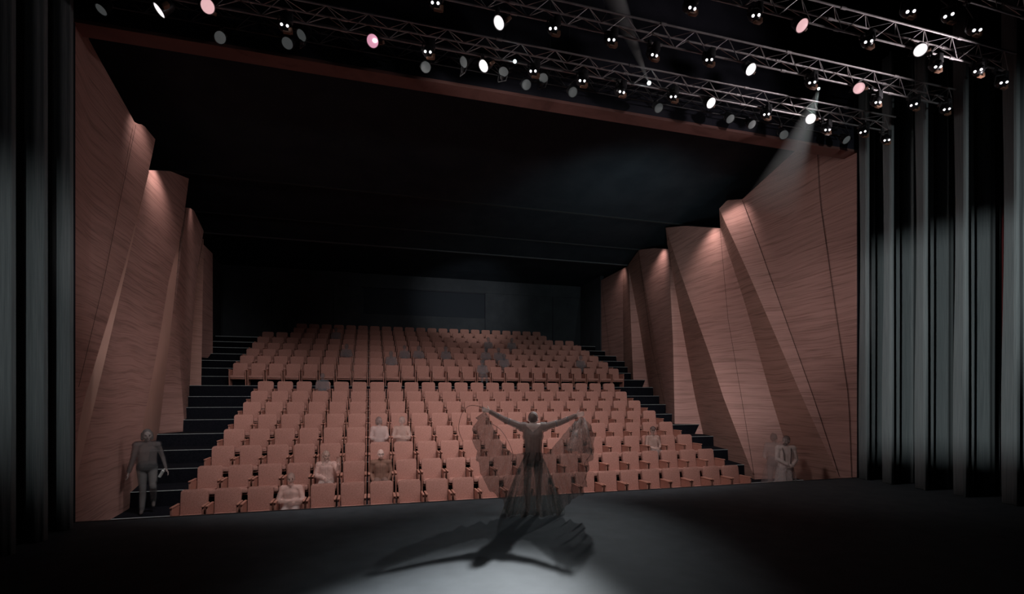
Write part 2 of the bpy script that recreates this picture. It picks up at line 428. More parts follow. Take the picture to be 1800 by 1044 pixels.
# ------------------------------------------------------------------ curtains (legs)
def leg_curtain(x, y, side, prof, label, w, top=9.6, m=None):
    """pleated curtain hanging in the XZ plane; prof = [(dx, dy)] from the onstage edge outwards"""
    bm = bmesh.new(); NZ = 14; rows = []
    # refine the profile with a smooth spline
    pp = []
    for i in range(len(prof) - 1):
        a, b = prof[i], prof[i + 1]
        for k in range(5):
            t = k / 5; s = t * t * (3 - 2 * t)
            pp.append((a[0] + (b[0] - a[0]) * t, a[1] + (b[1] - a[1]) * s))
    pp.append(prof[-1])
    for j in range(NZ + 1):
        z = 0.01 + (top - 0.01) * j / NZ
        row = []
        for (dx, dy) in pp:
            g = 1.0 + 0.10 * math.sin(z * 0.8 + dx * 5)
            row.append(bm.verts.new((x + side * dx, y - dy * g, z)))
        rows.append(row)
    for j in range(NZ):
        for i in range(len(pp) - 1):
            bm.faces.new((rows[j][i], rows[j][i + 1], rows[j + 1][i + 1], rows[j + 1][i]))
    o = finish('stage_curtain', bm, m or M['velour'], None, True, 1.2)
    md = o.modifiers.new('thick', 'SOLIDIFY'); md.thickness = 0.012; md.offset = 0
    return o
PR = [(0.0, -0.03), (0.012, 0.01), (0.06, 0.02), (0.075, -0.04), (0.09, -0.24), (0.27, -0.26), (0.29, -0.10), (0.31, -0.04), (0.33, -0.10), (0.36, -0.26), (0.46, -0.28),
      (0.53, -0.24), (0.56, 0.0), (0.60, 0.05), (0.68, 0.04), (0.74, 0.05), (0.78, -0.02), (0.81, -0.2), (0.92, -0.22), (1.02, -0.20), (1.14, -0.10)]
PLF = [(0.0, -0.02), (0.02, 0.04), (0.10, 0.09), (0.20, 0.08), (0.26, 0.02), (0.30, -0.12), (0.42, -0.14), (0.50, 0.02), (0.6, 0.04), (0.7, -0.1), (0.9, 0.0), (1.2, 0.05), (1.6, 0)]
RY = [9.07, 8.50, 7.79, 7.05, 6.25]
RL = ['nearest the right edge of the wood opening', 'second right of the wood opening', 'third right of the wood opening',
      'fourth right of the wood opening', 'at the far right edge of the picture']
for y, l in zip(RY, RL):
    o = leg_curtain(11.10, y, 1, PR, l, 1.8)
    tag(o, 'tall pleated grey stage curtain, ' + l, 'curtain', 'stage curtains on the right')
LYs = [8.95, 8.35, 7.74]
LEXTRA = 7.13
for y, l, lx in zip(LYs, ['directly left of the wood opening', 'middle of the three on the left', 'at the far left edge of the picture'], (-4.24, -4.25, -4.27)):
    o = leg_curtain(lx, y, -1, PLF, l, 1.6)
    tag(o, 'tall pleated grey stage curtain, ' + l, 'curtain', 'stage curtains on the left')
tag(leg_curtain(-4.20, LEXTRA, -1, PLF, '', 1.6), 'tall pleated grey stage curtain just outside the left edge of the picture', 'curtain')
for y, l in ((7.90, 'dark red drape showing between the third and fourth right curtains'), (7.15, 'dark red drape showing between the fourth and last right curtains'),
             (9.30, 'dark red drape beside the right edge of the wood opening')):
    xx = 12.3 if y < 9 else 11.26
    o = leg_curtain(xx, y, 1, [(0, 0), (0.1, 0.03), (0.2, -0.02), (0.3, 0.03), (0.42, -0.02), (0.5, 0.0)] if y < 9 else [(0, 0), (0.1, 0.02), (0.2, -0.02), (0.3, 0.0)], l, .5, 7.5, M['redvelour'])
    tag(o, l, 'drape')

# ------------------------------------------------------------------ seats
def rounded_slab(bm, w, h, t, r, mtx, seg=5, bev=0.015):
    """upright slab, width along x, height along z, rounded top corners, thickness along y"""
    pts = [(-w / 2 + 0.012, 0), (w / 2 - 0.012, 0)]
    for k in range(seg + 1):
        a = k / seg * PI / 2; pts.append((w / 2 - r + r * math.cos(a), h - r + r * math.sin(a)))
    for k in range(seg + 1):
        a = PI / 2 + k / seg * PI / 2; pts.append((-w / 2 + r + r * math.cos(a), h - r + r * math.sin(a)))
    t0 = bmesh.new()
    f = [t0.verts.new((x, -t / 2, z)) for x, z in pts]; b = [t0.verts.new((x, t / 2, z)) for x, z in pts]
    t0.faces.new(f); t0.faces.new(b[::-1]); n = len(pts)
    for i in range(n): t0.faces.new((f[i], b[i], b[(i + 1) % n], f[(i + 1) % n]))
    if bev:
        ed = [e for e in t0.edges if abs(e.verts[0].co.y - e.verts[1].co.y) < 1e-6]
        bmesh.ops.bevel(t0, geom=ed, offset=bev, segments=2, affect='EDGES', profile=0.6)
    for v in t0.verts: v.co = mtx @ v.co
    merge(bm, t0)

def side_panel_bm(x):
    # thin wooden side with a rounded front top corner, tapering to the floor
    prof = [(-0.44, 0.0), (-0.47, 0.30), (-0.47, 0.50), (-0.455, 0.53), (-0.43, 0.545), (-0.08, 0.545), (-0.03, 0.50), (-0.05, 0.30), (-0.12, 0.0)]
    bm = bmesh.new(); h = 0.016
    a = [bm.verts.new((x - h, y, z)) for y, z in prof]; b = [bm.verts.new((x + h, y, z)) for y, z in prof]
    bm.faces.new(a); bm.faces.new(b[::-1]); n = len(prof)
    for i in range(n): bm.faces.new((a[i], b[i], b[(i + 1) % n], a[(i + 1) % n]))
    bmesh.ops.recalc_face_normals(bm, faces=bm.faces)
    bmesh.ops.bevel(bm, geom=bm.edges[:], offset=0.004, segments=1, affect='EDGES')
    return bm

def make_seat():
    root = empty('theatre_seat')
    bm = bmesh.new()
    T = Matrix.Translation((0, -0.085, 0.30)) @ Matrix.Rotation(-0.17, 4, 'X')
    rounded_slab(bm, 0.476, 0.525, 0.075, 0.068, T)
    finish('backrest', bm, M['fabric'], root)
    bm = bmesh.new()
    T = Matrix.Translation((0, -0.03, 0.26)) @ Matrix.Rotation(-0.17, 4, 'X')
    rounded_slab(bm, 0.46, 0.50, 0.02, 0.05, T, bev=0.004)
    finish('back_shell', bm, M['seatwood'], root)
    bm = bmesh.new(); box(bm, (-0.232, -0.49, 0.27), (0.232, -0.09, 0.365), Matrix.Rotation(-0.05, 3, 'X'), 0.02)
    finish('cushion', bm, M['fabric'], root)
    bm = bmesh.new(); box(bm, (-0.225, -0.46, 0.235), (0.225, -0.12, 0.268), None, 0.004)
    finish('seat_pan', bm, M['seatwood'], root)
    for x in (-0.258, 0.258):
        sp_ = finish('side_panel', side_panel_bm(x), M['seatwood'], root, True, 0.5)
        bm = bmesh.new(); box(bm, (x - 0.024, -0.485, 0.545), (x + 0.024, -0.07, 0.575), None, 0.011)
        finish('armrest', bm, M['armpad'], sp_)
    return root

proto = make_seat()
kids = list(proto.children)
first = True
ind_rows = list(range(0, 13))
SEATS = []
for r in ind_rows:
    c0, c1 = (0, 21) if (r < 8 or r > 13) else (-2, 23)
    for c in range(c0, c1 + 1):
        if first: root = proto; first = False
        else:
            root = proto.copy(); COL.objects.link(root)
            for k in kids:
                kk = k.copy(); COL.objects.link(kk); kk.parent = root
                for k2 in k.children:
                    k3 = k2.copy(); COL.objects.link(k3); k3.parent = kk
        root.location = (X0 + PITCH * c, rowY(r), rowZ(r))
        block = 'lower' if r < 8 else 'upper'
        rr = ORD[r + 1] if r < 8 else ORD[r - 7]
        n = c - c0 + 1; nn = c1 - c0 + 1
        rname = {'first': 'front'}.get(rr, rr)
        if n <= nn // 2: pos = (ORD[n] + ' from the left') if n > 1 else 'leftmost'
        else:
            q = nn - n + 1; pos = (ORD[q] + ' from the right') if q > 1 else 'rightmost'
        tag(root, 'terracotta theatre seat, %s in the %s row of the %s block' % (pos, rname, block), 'seat', 'theatre seats in the %s block' % block)
        SEATS.append(root)
# remaining rows at the very back: one object
bm = bmesh.new(); fm = bmesh.new()
src = [(k.data, 0 if k.data.materials[0] == M['fabric'] else 1) for k in kids + [q for k_ in kids for q in k_.children] if k.name.split('.')[0] in ('backrest', 'side_panel', 'armrest', 'cushion')]
for r in (13, 14, 15):
    c0, c1 = (-2, 23) if r == 13 else (0, 21)
    for c in range(c0, c1 + 1):
        off = Vector((X0 + PITCH * c, rowY(r), rowZ(r)))
        for me, mi in src:
            vs = [bm.verts.new(v.co + off) for v in me.vertices]
            for p in me.polygons:
                f = bm.faces.new([vs[i] for i in p.vertices]); f.material_index = mi
o = finish('theatre_seat_rows', bm, [M['fabric'], M['seatwood']])
tag(o, 'last three rows of small terracotta seats against the dark back wall', 'seats', 'rear rows of the upper block', 'stuff')

# ------------------------------------------------------------------ trusses
def truss_z(u, v, Y): return P(u, v, Y=Y).z
TR = {
    0: dict(Y=9.05, z=P(1334, 213, Y=9.05).z, x0=-4.0, x1=10.6),
    1: dict(Y=8.40, z=P(1200, 164, Y=8.40).z, x0=-4.1, x1=10.95),
    2: dict(Y=7.37, z=P(1200, 87, Y=7.37).z, x0=-4.1, x1=11.3),
    3: dict(Y=6.30, z=P(1264, 1, Y=6.30).z, x0=-4.1, x1=11.0),
    4: dict(Y=5.30, z=7.74, x0=-4.1, x1=10.9),
}
HW, HH = 0.12, 0.255
def make_truss(k, label):
    t = TR[k]; Y, z = t['Y'], t['z']
    root = empty('lighting_truss', ((t['x0'] + t['x1']) / 2, Y, z)); ox = -root.location.x
    L = (t['x1'] - t['x0'])
    rad = 0.016 if k else 0.010
    def pt(x, dy, dz): return Vector((x + ox, dy, dz))
    for dy, dz in ((0, 0), (-HW, HH), (HW, HH)):
        bm = bmesh.new(); tube(bm, pt(t['x0'], dy, dz), pt(t['x1'], dy, dz), rad, seg=8)
        # coupling sleeves
        x = t['x0'] + 1.2
        while x < t['x1'] and k:
            tube(bm, pt(x - 0.05, dy, dz), pt(x + 0.05, dy, dz), rad * 1.5, seg=8); x += 2.5
        finish('chord', bm, M['alu'] if k else M['lampgrey'], root)
    bm = bmesh.new(); n = int(L / 0.62); s = L / n
    for i in range(n):
        x = t['x0'] + i * s
        for dy in (-HW, HW):
            tube(bm, pt(x, 0, 0), pt(x + s / 2, dy, HH), 0.007, seg=5); tube(bm, pt(x + s / 2, dy, HH), pt(x + s, 0, 0), 0.007, seg=5)
        tube(bm, pt(x + s / 2, -HW, HH), pt(x + s, HW, HH), 0.006, seg=5)
        tube(bm, pt(x, HW, HH), pt(x + s / 2, -HW, HH), 0.006, seg=5)
    finish('bracing', bm, M['alu'] if k else M['lampgrey'], root)
    # suspension cables up to the grid
    for x in (t['x0'] + 1.0, (t['x0'] + t['x1']) / 2, t['x1'] - 1.0):
        bm = bmesh.new(); tube(bm, pt(x, 0, HH), pt(x, 0, 11.97 - z), 0.004, seg=5)
        tube(bm, pt(x, -HW, HH), pt(x, HW, HH), 0.008, seg=5)
        finish('suspension_cable', bm, M['lampgrey'], root)
    tag(root, label, 'truss', 'lighting trusses above the stage')
make_truss(1, 'aluminium lighting truss, lowest of the bright ones, closest to the wood opening')
make_truss(2, 'aluminium lighting truss, middle of the three bright ones overhead')
make_truss(3, 'aluminium lighting truss, uppermost bright one running out through the top edge')
make_truss(4, 'unlit aluminium truss overhead behind the bright ones, at top right corner')
make_truss(0, 'thin dim truss just in front of the wood header, behind the bright ones')

RIGHT = Vector((CY, -SY, 0))
def fixture(k, u, v, kind, lens, label, a=0.0, b=0.0, s=1.0, flap=True):
    """stage lantern hanging from truss k with its lens centre at the seen height"""
    t = TR[k]
    lp = P(u, v, Y=t['Y'] - 0.10)
    top = Vector((lp.x, t['Y'], t['z']))
    root = empty('stage_light', (top.x, top.y, top.z))
    to = (Vector((0, 0, EYE)) - lp).normalized()
    n = (to + RIGHT * a + Vector((0, 0, 1)) * b).normalized()
    q = n.to_track_quat('Z', 'Y').to_matrix().to_4x4()
    L = lp - top
    R = 0.098 * s
    # clamp and hanging bracket
    side = n.cross(Vector((0, 0, 1))).normalized()
    bm = bmesh.new(); box(bm, (-0.03, -0.035, -0.05), (0.03, 0.035, 0.03), None, 0.008)
    tube(bm, (0, 0, -0.05), (0, 0, -0.10), 0.012, seg=8)
    finish('clamp', bm, M['lampgrey'], root)
    if kind == 'disc':
        Lc = 0.24
        c = L - n * 0.10
        T = Matrix.Translation(L) @ q
        bm = bmesh.new()
        lathe(bm, [(R * 0.99, -0.002), (R * 1.06, 0.012), (R * 1.06, -0.03), (R * 0.98, -0.06), (R * 0.86, -0.16), (R * 0.62, -0.21), (0.001, -0.225)], T, 24)
        hs = finish('housing', bm, M['lampblack'], root)
        bm = bmesh.new()
        rg = lathe(bm, [(R * 0.985, 0.0), (R * 0.7, 0.006), (R * 0.35, 0.010), (0.001, 0.012)], T, 24)
        lo_ = finish('lens', bm, lens, hs)
        yk = bmesh.new(); pv = L - n * 0.09
        pts = [pv + side * R * 1.15, pv + side * R * 1.15 + Vector((0, 0, 0.0)) , Vector((0, 0, -0.10)) + side * R * 0.9, Vector((0, 0, -0.10)) - side * R * 0.9, pv - side * R * 1.15]
        for i in (1, 2, 3): tube(yk, pts[i], pts[i + 1], 0.009, seg=6)
        finish('yoke', yk, M['lampgrey'], root)
        if flap:
            bm = bmesh.new(); T2 = Matrix.Translation(L - n * 0.11 - side * R * 1.1 + Vector((0, 0, -0.05))) @ q
            box(bm, (-0.045, -0.05, -0.05), (0.045, 0.05, 0.05), None, 0.006)
            for vv in bm.verts: vv.co = T2 @ Vector((vv.co.x, vv.co.y * 0.5, vv.co.z))
            finish('side_box', bm, M['flap'], root)
        if lens == M['lens_rose']:
            bm = bmesh.new(); ball(bm, (T @ Vector((R * 0.45, 0, 0.01))), R * 0.42, (1, 1, 0.6)); finish('bulb', bm, M['bulb'], hs)
    else:
        # moving-head style lantern: rounded head with two glowing bulbs, box base above
        bm = bmesh.new(); box(bm, L + Vector((0.02, -0.045, 0.05)), L + Vector((0.12, 0.045, 0.20)), None, 0.01)
        finish('base_box', bm, M['lampgrey'], root)
        T = Matrix.Translation(L) @ q
        bm = bmesh.new()
        lathe(bm, [(0.001, 0.085), (R * 0.5, 0.075), (R * 0.85, 0.04), (R * 0.98, 0.0), (R * 0.92, -0.07), (R * 0.6, -0.12), (0.001, -0.13)], T, 20)
        hs = finish('housing', bm, M['lampblack'], root)
        yk = bmesh.new()
        for sgn in (-1, 1):
            tube(yk, L + side * sgn * R * 1.05, Vector((L.x, L.y, L.z + 0.13)) + side * sgn * R * 0.9, 0.010, seg=6)
        tube(yk, Vector((L.x, L.y, L.z + 0.13)) + side * R * 0.9, Vector((L.x, L.y, L.z + 0.13)) - side * R * 0.9, 0.010, seg=6)
        tube(yk, Vector((L.x, L.y, L.z + 0.13)), (0, 0, -0.09), 0.012, seg=6)
        finish('yoke', yk, M['lampgrey'], root)
        for sgn in (-1, 1):
            bm = bmesh.new(); ball(bm, T @ Vector((sgn * 0.042 * s, 0.0, 0.078)), 0.021 * s)
            finish('bulb', bm, M['bulb'], hs)
        if flap:
            bm = bmesh.new(); box(bm, L + Vector((-0.02, -0.03, -0.115)), L + Vector((0.09, 0.02, -0.09)), None, 0.004)
            box(bm, L + Vector((0.06, -0.03, -0.10)), L + Vector((0.115, 0.03, -0.03)), None, 0.004)
            finish('side_box', bm, M['flap'], root)
    tag(root, label, 'stage light', 'stage lights on the trusses')
    return root, lp, n

W, PK, RS, GR = M['lens_white'], M['lens_pink'], M['lens_rose'], M['lens_grey']
FX = [
    # truss, u, v, kind, lens, a, b
    (1, 280, 18, 'disc', W, -1.6, -0.8), (1, 365, 11, 'disc', PK, 0.5, -0.2), (1, 500, 45, 'twin', None, 0, 0.1), (1, 655, 72, 'disc', RS, -0.35, -0.1),
    (1, 752, 91, 'twin', None, 0, 0), (1, 850, 116, 'disc', W, -1.0, -0.6), (1, 937, 125, 'twin', None, 0, 0),
    (1, 1022, 142, 'twin', None, 0.2, 0), (1, 1090, 160, 'twin', None, 0.5, -0.3), (1, 1182, 170, 'twin', None, 0.2, 0),
    (1, 1250, 181, 'disc', W, 0.7, -0.4), (1, 1346, 201, 'twin', None, 0.2, 0), (1, 1425, 209, 'disc', W, 0.1, -0.2),
    (1, 1452, 227, 'twin', None, 0.4, -0.2), (1, 1518, 232, 'twin', None, -0.2, 0), (1, 1557, 245, 'twin', None, 0.3, -0.2),
    (2, 765, 5, 'twin', None, 0, 0), (2, 877, 40, 'disc', W, -1.0, -0.6), (2, 972, 50, 'twin', None, 0, 0), (2, 1073, 70, 'twin', None, 0.2, 0),
    (2, 1147, 95, 'twin', None, 0.5, -0.3), (2, 1245, 105, 'twin', None, 0.2, 0), (2, 1320, 122, 'disc', W, 0.7, -0.4), (2, 1426, 145, 'twin', None, 0.2, 0),
    (2, 1510, 155, 'disc', PK, 0.1, -0.2), (2, 1540, 178, 'twin', None, 0.5, -0.3), (2, 1607, 184, 'twin', None, -0.1, 0), (2, 1662, 192, 'twin', None, 0.3, 0),
    (3, 1213, 12, 'twin', None, 0.5, -0.3), (3, 1327, 27, 'twin', None, 0.2, 0), (3, 1410, 45, 'disc', PK, 0.7, -0.4), (3, 1525, 73, 'twin', None, 0.2, 0),
    (3, 1618, 88, 'disc', W, 0.2, -0.3), (3, 1645, 115, 'twin', None, 0.5, -0.3), (3, 1720, 124, 'twin', None, -0.1, 0), (3, 1761, 145, 'twin', None, 0.4, 0),
    (4, 1597, 18, 'twin', None, 0.4, -0.2), (4, 1668, 27, 'twin', None, 0, 0), (4, 1713, 50, 'twin', None, 0.5, -0.3),
    (0, 178, 17, 'disc', GR, -0.9, -0.7), (0, 387, 66, 'disc', GR, 0.8, -0.5), (0, 505, 76, 'disc', GR, -0.4, -0.3), (0, 530, 62, 'disc', GR, -0.9, -0.5), (0, 748, 118, 'disc', GR, 0, -0.2),
    (0, 815, 109, 'disc', GR, -1.0, -0.3), (0, 885, 126, 'disc', GR, -0.3, -1.0), (0, 925, 149, 'disc', GR, 0.2, -0.3), (0, 955, 137, 'disc', GR, -0.3, -1.0), (0, 1007, 162, 'disc', GR, 0.4, -0.3),
    (0, 1158, 190, 'disc', GR, 0.5, -0.4), (0, 1284, 209, 'disc', GR, 0.6, -0.6), (0, 1322, 219, 'disc', GR, 0.7, -0.5), (0, 1378, 237, 'disc', GR, 0.1, -0.2), (0, 1488, 246, 'disc', GR, 0.8, -0.5),
]
tn = {1: 'lowest bright truss', 2: 'middle bright truss', 3: 'uppermost bright truss', 4: 'top right corner truss', 0: 'dim truss before the header'}
cnt = {}
for (k, u, v, kd, ln, a, b) in FX: cnt[k] = cnt.get(k, 0) + 1
seen = {}
for (k, u, v, kd, ln, a, b) in sorted(FX, key=lambda f: (f[0], f[1])):
    seen[k] = seen.get(k, 0) + 1; i = seen[k]; nn = cnt[k]
    pos = (ORD[i] + ' from left') if i <= nn // 2 else (ORD[nn - i + 1] + ' from right')
    pos = pos.replace('first from left', 'leftmost').replace('first from right', 'rightmost')
    look = {None: 'black twin-bulb stage light', 'W': 'white-lensed stage light', 'P': 'pale pink-lensed stage light',
            'R': 'rose-lensed stage light with white hot spot', 'G': 'dull grey-lensed stage light'}[None if ln is None else ('W' if ln is W else 'P' if ln is PK else 'R' if ln is RS else 'G')]
    fixture(k, u, v, kd, ln, '%s, %s on the %s' % (look, pos, tn[k]), a, b, s=(0.95 if k else (0.9 if (a * a + b * b) < 1.1 else 0.8)), flap=(k != 0))

# ------------------------------------------------------------------ people
def remesh(name, bm, m, parent, vox, smooth=3):
    me = bpy.data.meshes.new(name); bm.to_mesh(me); bm.free()
    o = bpy.data.objects.new(name, me); COL.objects.link(o)
    r = o.modifiers.new('r', 'REMESH'); r.mode = 'VOXEL'; r.voxel_size = vox
    s = o.modifiers.new('s', 'SMOOTH'); s.iterations = smooth; s.factor = 0.5
    dg = bpy.context.evaluated_depsgraph_get(); dg.update()
    nm = bpy.data.meshes.new_from_object(o.evaluated_get(dg))
    o.modifiers.clear(); o.data = nm; nm.name = name
    nm.polygons.foreach_set('use_smooth', [True] * len(nm.polygons))
    nm.materials.clear(); nm.materials.append(m)
    if parent: o.parent = parent
    return o

def V(*a): return Vector(a)

def hand(bm, w, d, side, spread=0.15, curl=0.5, s=1.0):
    """palm, four unequal bent fingers and a thumb leaving the side of the palm"""
    d = d.normalized(); side = (side - d * side.dot(d)).normalized(); nrm = d.cross(side).normalized()
    c = w + d * 0.045 * s
    for k in range(4):
        off = side * (0.027 - 0.018 * k) * s
        capsule(bm, w + off * 0.6, w + d * 0.085 * s + off, 0.014 * s, 0.012 * s)
    lens = (0.072, 0.080, 0.074, 0.058)
    for k in range(4):
        off = side * (0.030 - 0.020 * k) * s
        p0 = w + d * 0.088 * s + off
        dd = (d + side * spread * (1.5 - k) * 0.35).normalized()
        p1 = p0 + (dd + nrm * curl * 0.5).normalized() * lens[k] * 0.45 * s
        p2 = p1 + (dd + nrm * curl * 1.2).normalized() * lens[k] * 0.32 * s
        p3 = p2 + (dd + nrm * curl * 2.0).normalized() * lens[k] * 0.25 * s
        capsule(bm, p0, p1, 0.0092 * s, 0.0086 * s); capsule(bm, p1, p2, 0.0086 * s, 0.008 * s); capsule(bm, p2, p3, 0.008 * s, 0.0072 * s)
    t0 = w + d * 0.025 * s + side * 0.030 * s
    t1 = t0 + (d * 0.6 + side * 0.8 + nrm * 0.2).normalized() * 0.040 * s
    t2 = t1 + (d * 0.85 + side * 0.4 + nrm * 0.35).normalized() * 0.030 * s
    capsule(bm, t0, t1, 0.012 * s, 0.0105 * s); capsule(bm, t1, t2, 0.0105 * s, 0.009 * s)

def headframe(J):
    f = J['face'].normalized(); up = J.get('up', V(0, 0, 1)); sd = up.cross(f).normalized(); up = f.cross(sd).normalized()
    return Matrix((sd, -f, up)).transposed()       # local x = side, y = back, z = up

def head(bm, J):
    c = J['head']; R = headframe(J)
    def B(p, r, s): ball(bm, c + R @ Vector(p), r, s, R, 16, 12)
    B((0, 0.012, 0.02), 0.1, (0.78, 0.98, 0.98)); B((0, -0.015, -0.045), 0.075, (0.80, 0.92, 0.95))
    B((0, -0.050, -0.082), 0.035, (0.95, 0.9, 0.8))
    capsule(bm, c + R @ V(0, -0.086, 0.018), c + R @ V(0, -0.104, -0.022), 0.009, 0.014)
    for s in (-1, 1):
        B((s * 0.080, 0.008, -0.006), 0.026, (0.45, 0.8, 1.15)); B((s * 0.035, -0.078, 0.034), 0.014, (1.5, 0.6, 0.6))
        B((s * 0.040, -0.060, -0.025), 0.026, (1, 0.8, 0.9))
    B((0, -0.088, -0.050), 0.014, (1.7, 0.7, 0.55))

SHP = dict(neck=0.050, chest=0.125, waist=0.115, hip=0.125, ua=0.047, el=0.038, wr=0.026, th=0.078, kn=0.053, an=0.036)
def torso(bm, J, g=0.0, w=1.0):
    S = SHP
    for a, b, ra, rb in (('pelvis', 'waist', S['hip'], S['waist']), ('waist', 'chest', S['waist'], S['chest'])):
        for sx in (-0.055 * w, 0, 0.055 * w):
            X = J['side'] * sx
            capsule(bm, J[a] + X, J[b] + X, (ra + g) * 0.88, (rb + g) * 0.88)
    capsule(bm, J['shl'], J['shr'], 0.062 + g, 0.062 + g)
    capsule(bm, J['chest'] + J['side'] * 0.07, J['shl'].lerp(J['shr'], .25), 0.09 + g, 0.055 + g)
    capsule(bm, J['chest'] - J['side'] * 0.07, J['shl'].lerp(J['shr'], .75), 0.09 + g, 0.055 + g)
    capsule(bm, J['chest'], J['neck'], 0.09 + g, 0.055 + g)

def arm(bm, J, q, g=0.0, upto=1.0):
    sh, el, wr = J['sh' + q], J['el' + q], J['wr' + q]; S = SHP
    capsule(bm, sh, el, S['ua'] + 0.008 + g, S['el'] + g)
    if upto > 0: capsule(bm, el, el.lerp(wr, upto), S['el'] + g, S['wr'] + (S['el'] - S['wr']) * (1 - upto) + g)

def leg(bm, J, q, g=0.0, feet=True, boot=False):
    h, k, a = J['hip' + q], J['kn' + q], J['an' + q]; S = SHP
    if not boot:
        capsule(bm, h, k, S['th'] + 0.008 + g, S['kn'] + g)
        capsule(bm, k, k.lerp(a, 0.35) - J['fwd'] * 0.015, S['kn'] + g, S['kn'] + g * .9); capsule(bm, k.lerp(a, 0.35) - J['fwd'] * 0.015, a, S['kn'] + g, S['an'] + g)
    if feet:
        t = J['toe' + q]; capsule(bm, a - V(0, 0, 0.02) - (t - a).normalized() * 0.03, t, 0.036 + g, 0.028 + g)

def hair_bm(J, kind):
    c = J['head']; R = headframe(J); bm = bmesh.new()
    def B(p, r, s): ball(bm, c + R @ Vector(p), r, s, R, 16, 12)
    B((0, 0.028, 0.038), 0.1, (0.86, 1.0, 0.96)); B((0, 0.05, 0.0), 0.085, (0.92, 0.75, 1.0))
    if kind == 'long':
        for s in (-1, 0, 1): capsule(bm, c + R @ V(s * 0.062, 0.045, 0.02), c + R @ V(s * 0.075, 0.035 if s == 0 else 0.0, -0.19), 0.042, 0.030)
    if kind == 'bob':
        for s in (-1, 1): capsule(bm, c + R @ V(s * 0.065, 0.03, 0.03), c + R @ V(s * 0.075, 0.02, -0.07), 0.040, 0.032)
        capsule(bm, c + R @ V(0, 0.06, 0.03), c + R @ V(0, 0.06, -0.08), 0.055, 0.045)
    if kind == 'bun': B((0, 0.09, 0.09), 0.045, (1, 1, 1))
    if kind == 'cap':
        B((0, 0.01, 0.07), 0.1, (0.9, 1.05, 0.55)); capsule(bm, c + R @ V(0, -0.09, 0.055), c + R @ V(0, -0.13, 0.05), 0.05, 0.04)
    return bm

def build_person(J, mats, parent, vox=0.009, hair='short', sleeve=1.0, top=True, trousers=True, hands=True, gtop=0.022, glasses=False, coarse=False):
    bm = bmesh.new(); head(bm, J)
    capsule(bm, J['neck'] - (J['head'] - J['neck']).normalized() * 0.02, J['head'] + (J['neck'] - J['head']) * 0.3, SHP['neck'] + 0.006, SHP['neck'])
    torso(bm, J)
    for q in 'lr':
        arm(bm, J, q); leg(bm, J, q)
        if hands:
            d = J['hd' + q]; hand(bm, J['wr' + q], d, J['hs' + q], curl=J.get('curl', 0.5))
        else: ball(bm, J['wr' + q] + J['hd' + q].normalized() * 0.05, 0.035, (1, 1, 1))
    remesh('body', bm, mats['skin'], parent, vox, 2)
    if top:
        bm = bmesh.new(); torso(bm, J, gtop)
        for q in 'lr': arm(bm, J, q, gtop * 0.8, sleeve)
        remesh('shirt', bm, mats['top'], parent, max(vox, 0.012), 3)
    if trousers:
        bm = bmesh.new()
        capsule(bm, J['pelvis'] - J['side'] * 0.06, J['pelvis'] + J['side'] * 0.06, 0.125, 0.125)
        for q in 'lr': leg(bm, J, q, 0.014, False)
        remesh('trousers', bm, mats['trousers'], parent, max(vox, 0.012), 3)
        for q in 'lr':
            bm = bmesh.new(); leg(bm, J, q, 0.008, True, True)
            remesh('shoe', bm, mats['shoe'], parent, 0.012, 2)
    if hair:
        remesh('hair', hair_bm(J, hair), mats['hair'], parent, max(vox, 0.010), 1)
    R = headframe(J)
    if not coarse:
        for s in (-1, 1):
            bm = bmesh.new(); ball(bm, J['head'] + R @ V(s * 0.033, -0.082, 0.012), 0.011, (1.2, 0.6, 0.7), R)
            finish('eye', bm, mats['eye'], parent)
        bm = bmesh.new(); ball(bm, J['head'] + R @ V(0, -0.097, -0.050), 0.012, (1.9, 0.5, 0.4), R)
        finish('mouth', bm, mats['lip'], parent)
    if glasses:
        bm = bmesh.new()
        for s in (-1, 1):
            c = J['head'] + R @ V(s * 0.036, -0.100, 0.012)
            for i in range(14):
                a0, a1 = 2 * PI * i / 14, 2 * PI * (i + 1) / 14
                tube(bm, c + R @ V(0.027 * math.cos(a0), 0, 0.021 * math.sin(a0)), c + R @ V(0.027 * math.cos(a1), 0, 0.021 * math.sin(a1)), 0.0035, seg=5)
            tube(bm, c + R @ V(s * 0.027, 0, 0.005), J['head'] + R @ V(s * 0.085, 0.01, 0.01), 0.003, seg=5)
        tube(bm, J['head'] + R @ V(-0.009, -0.1, 0.014), J['head'] + R @ V(0.009, -0.1, 0.014), 0.003, seg=5)
        finish('glasses', bm, mats['eye'], parent)

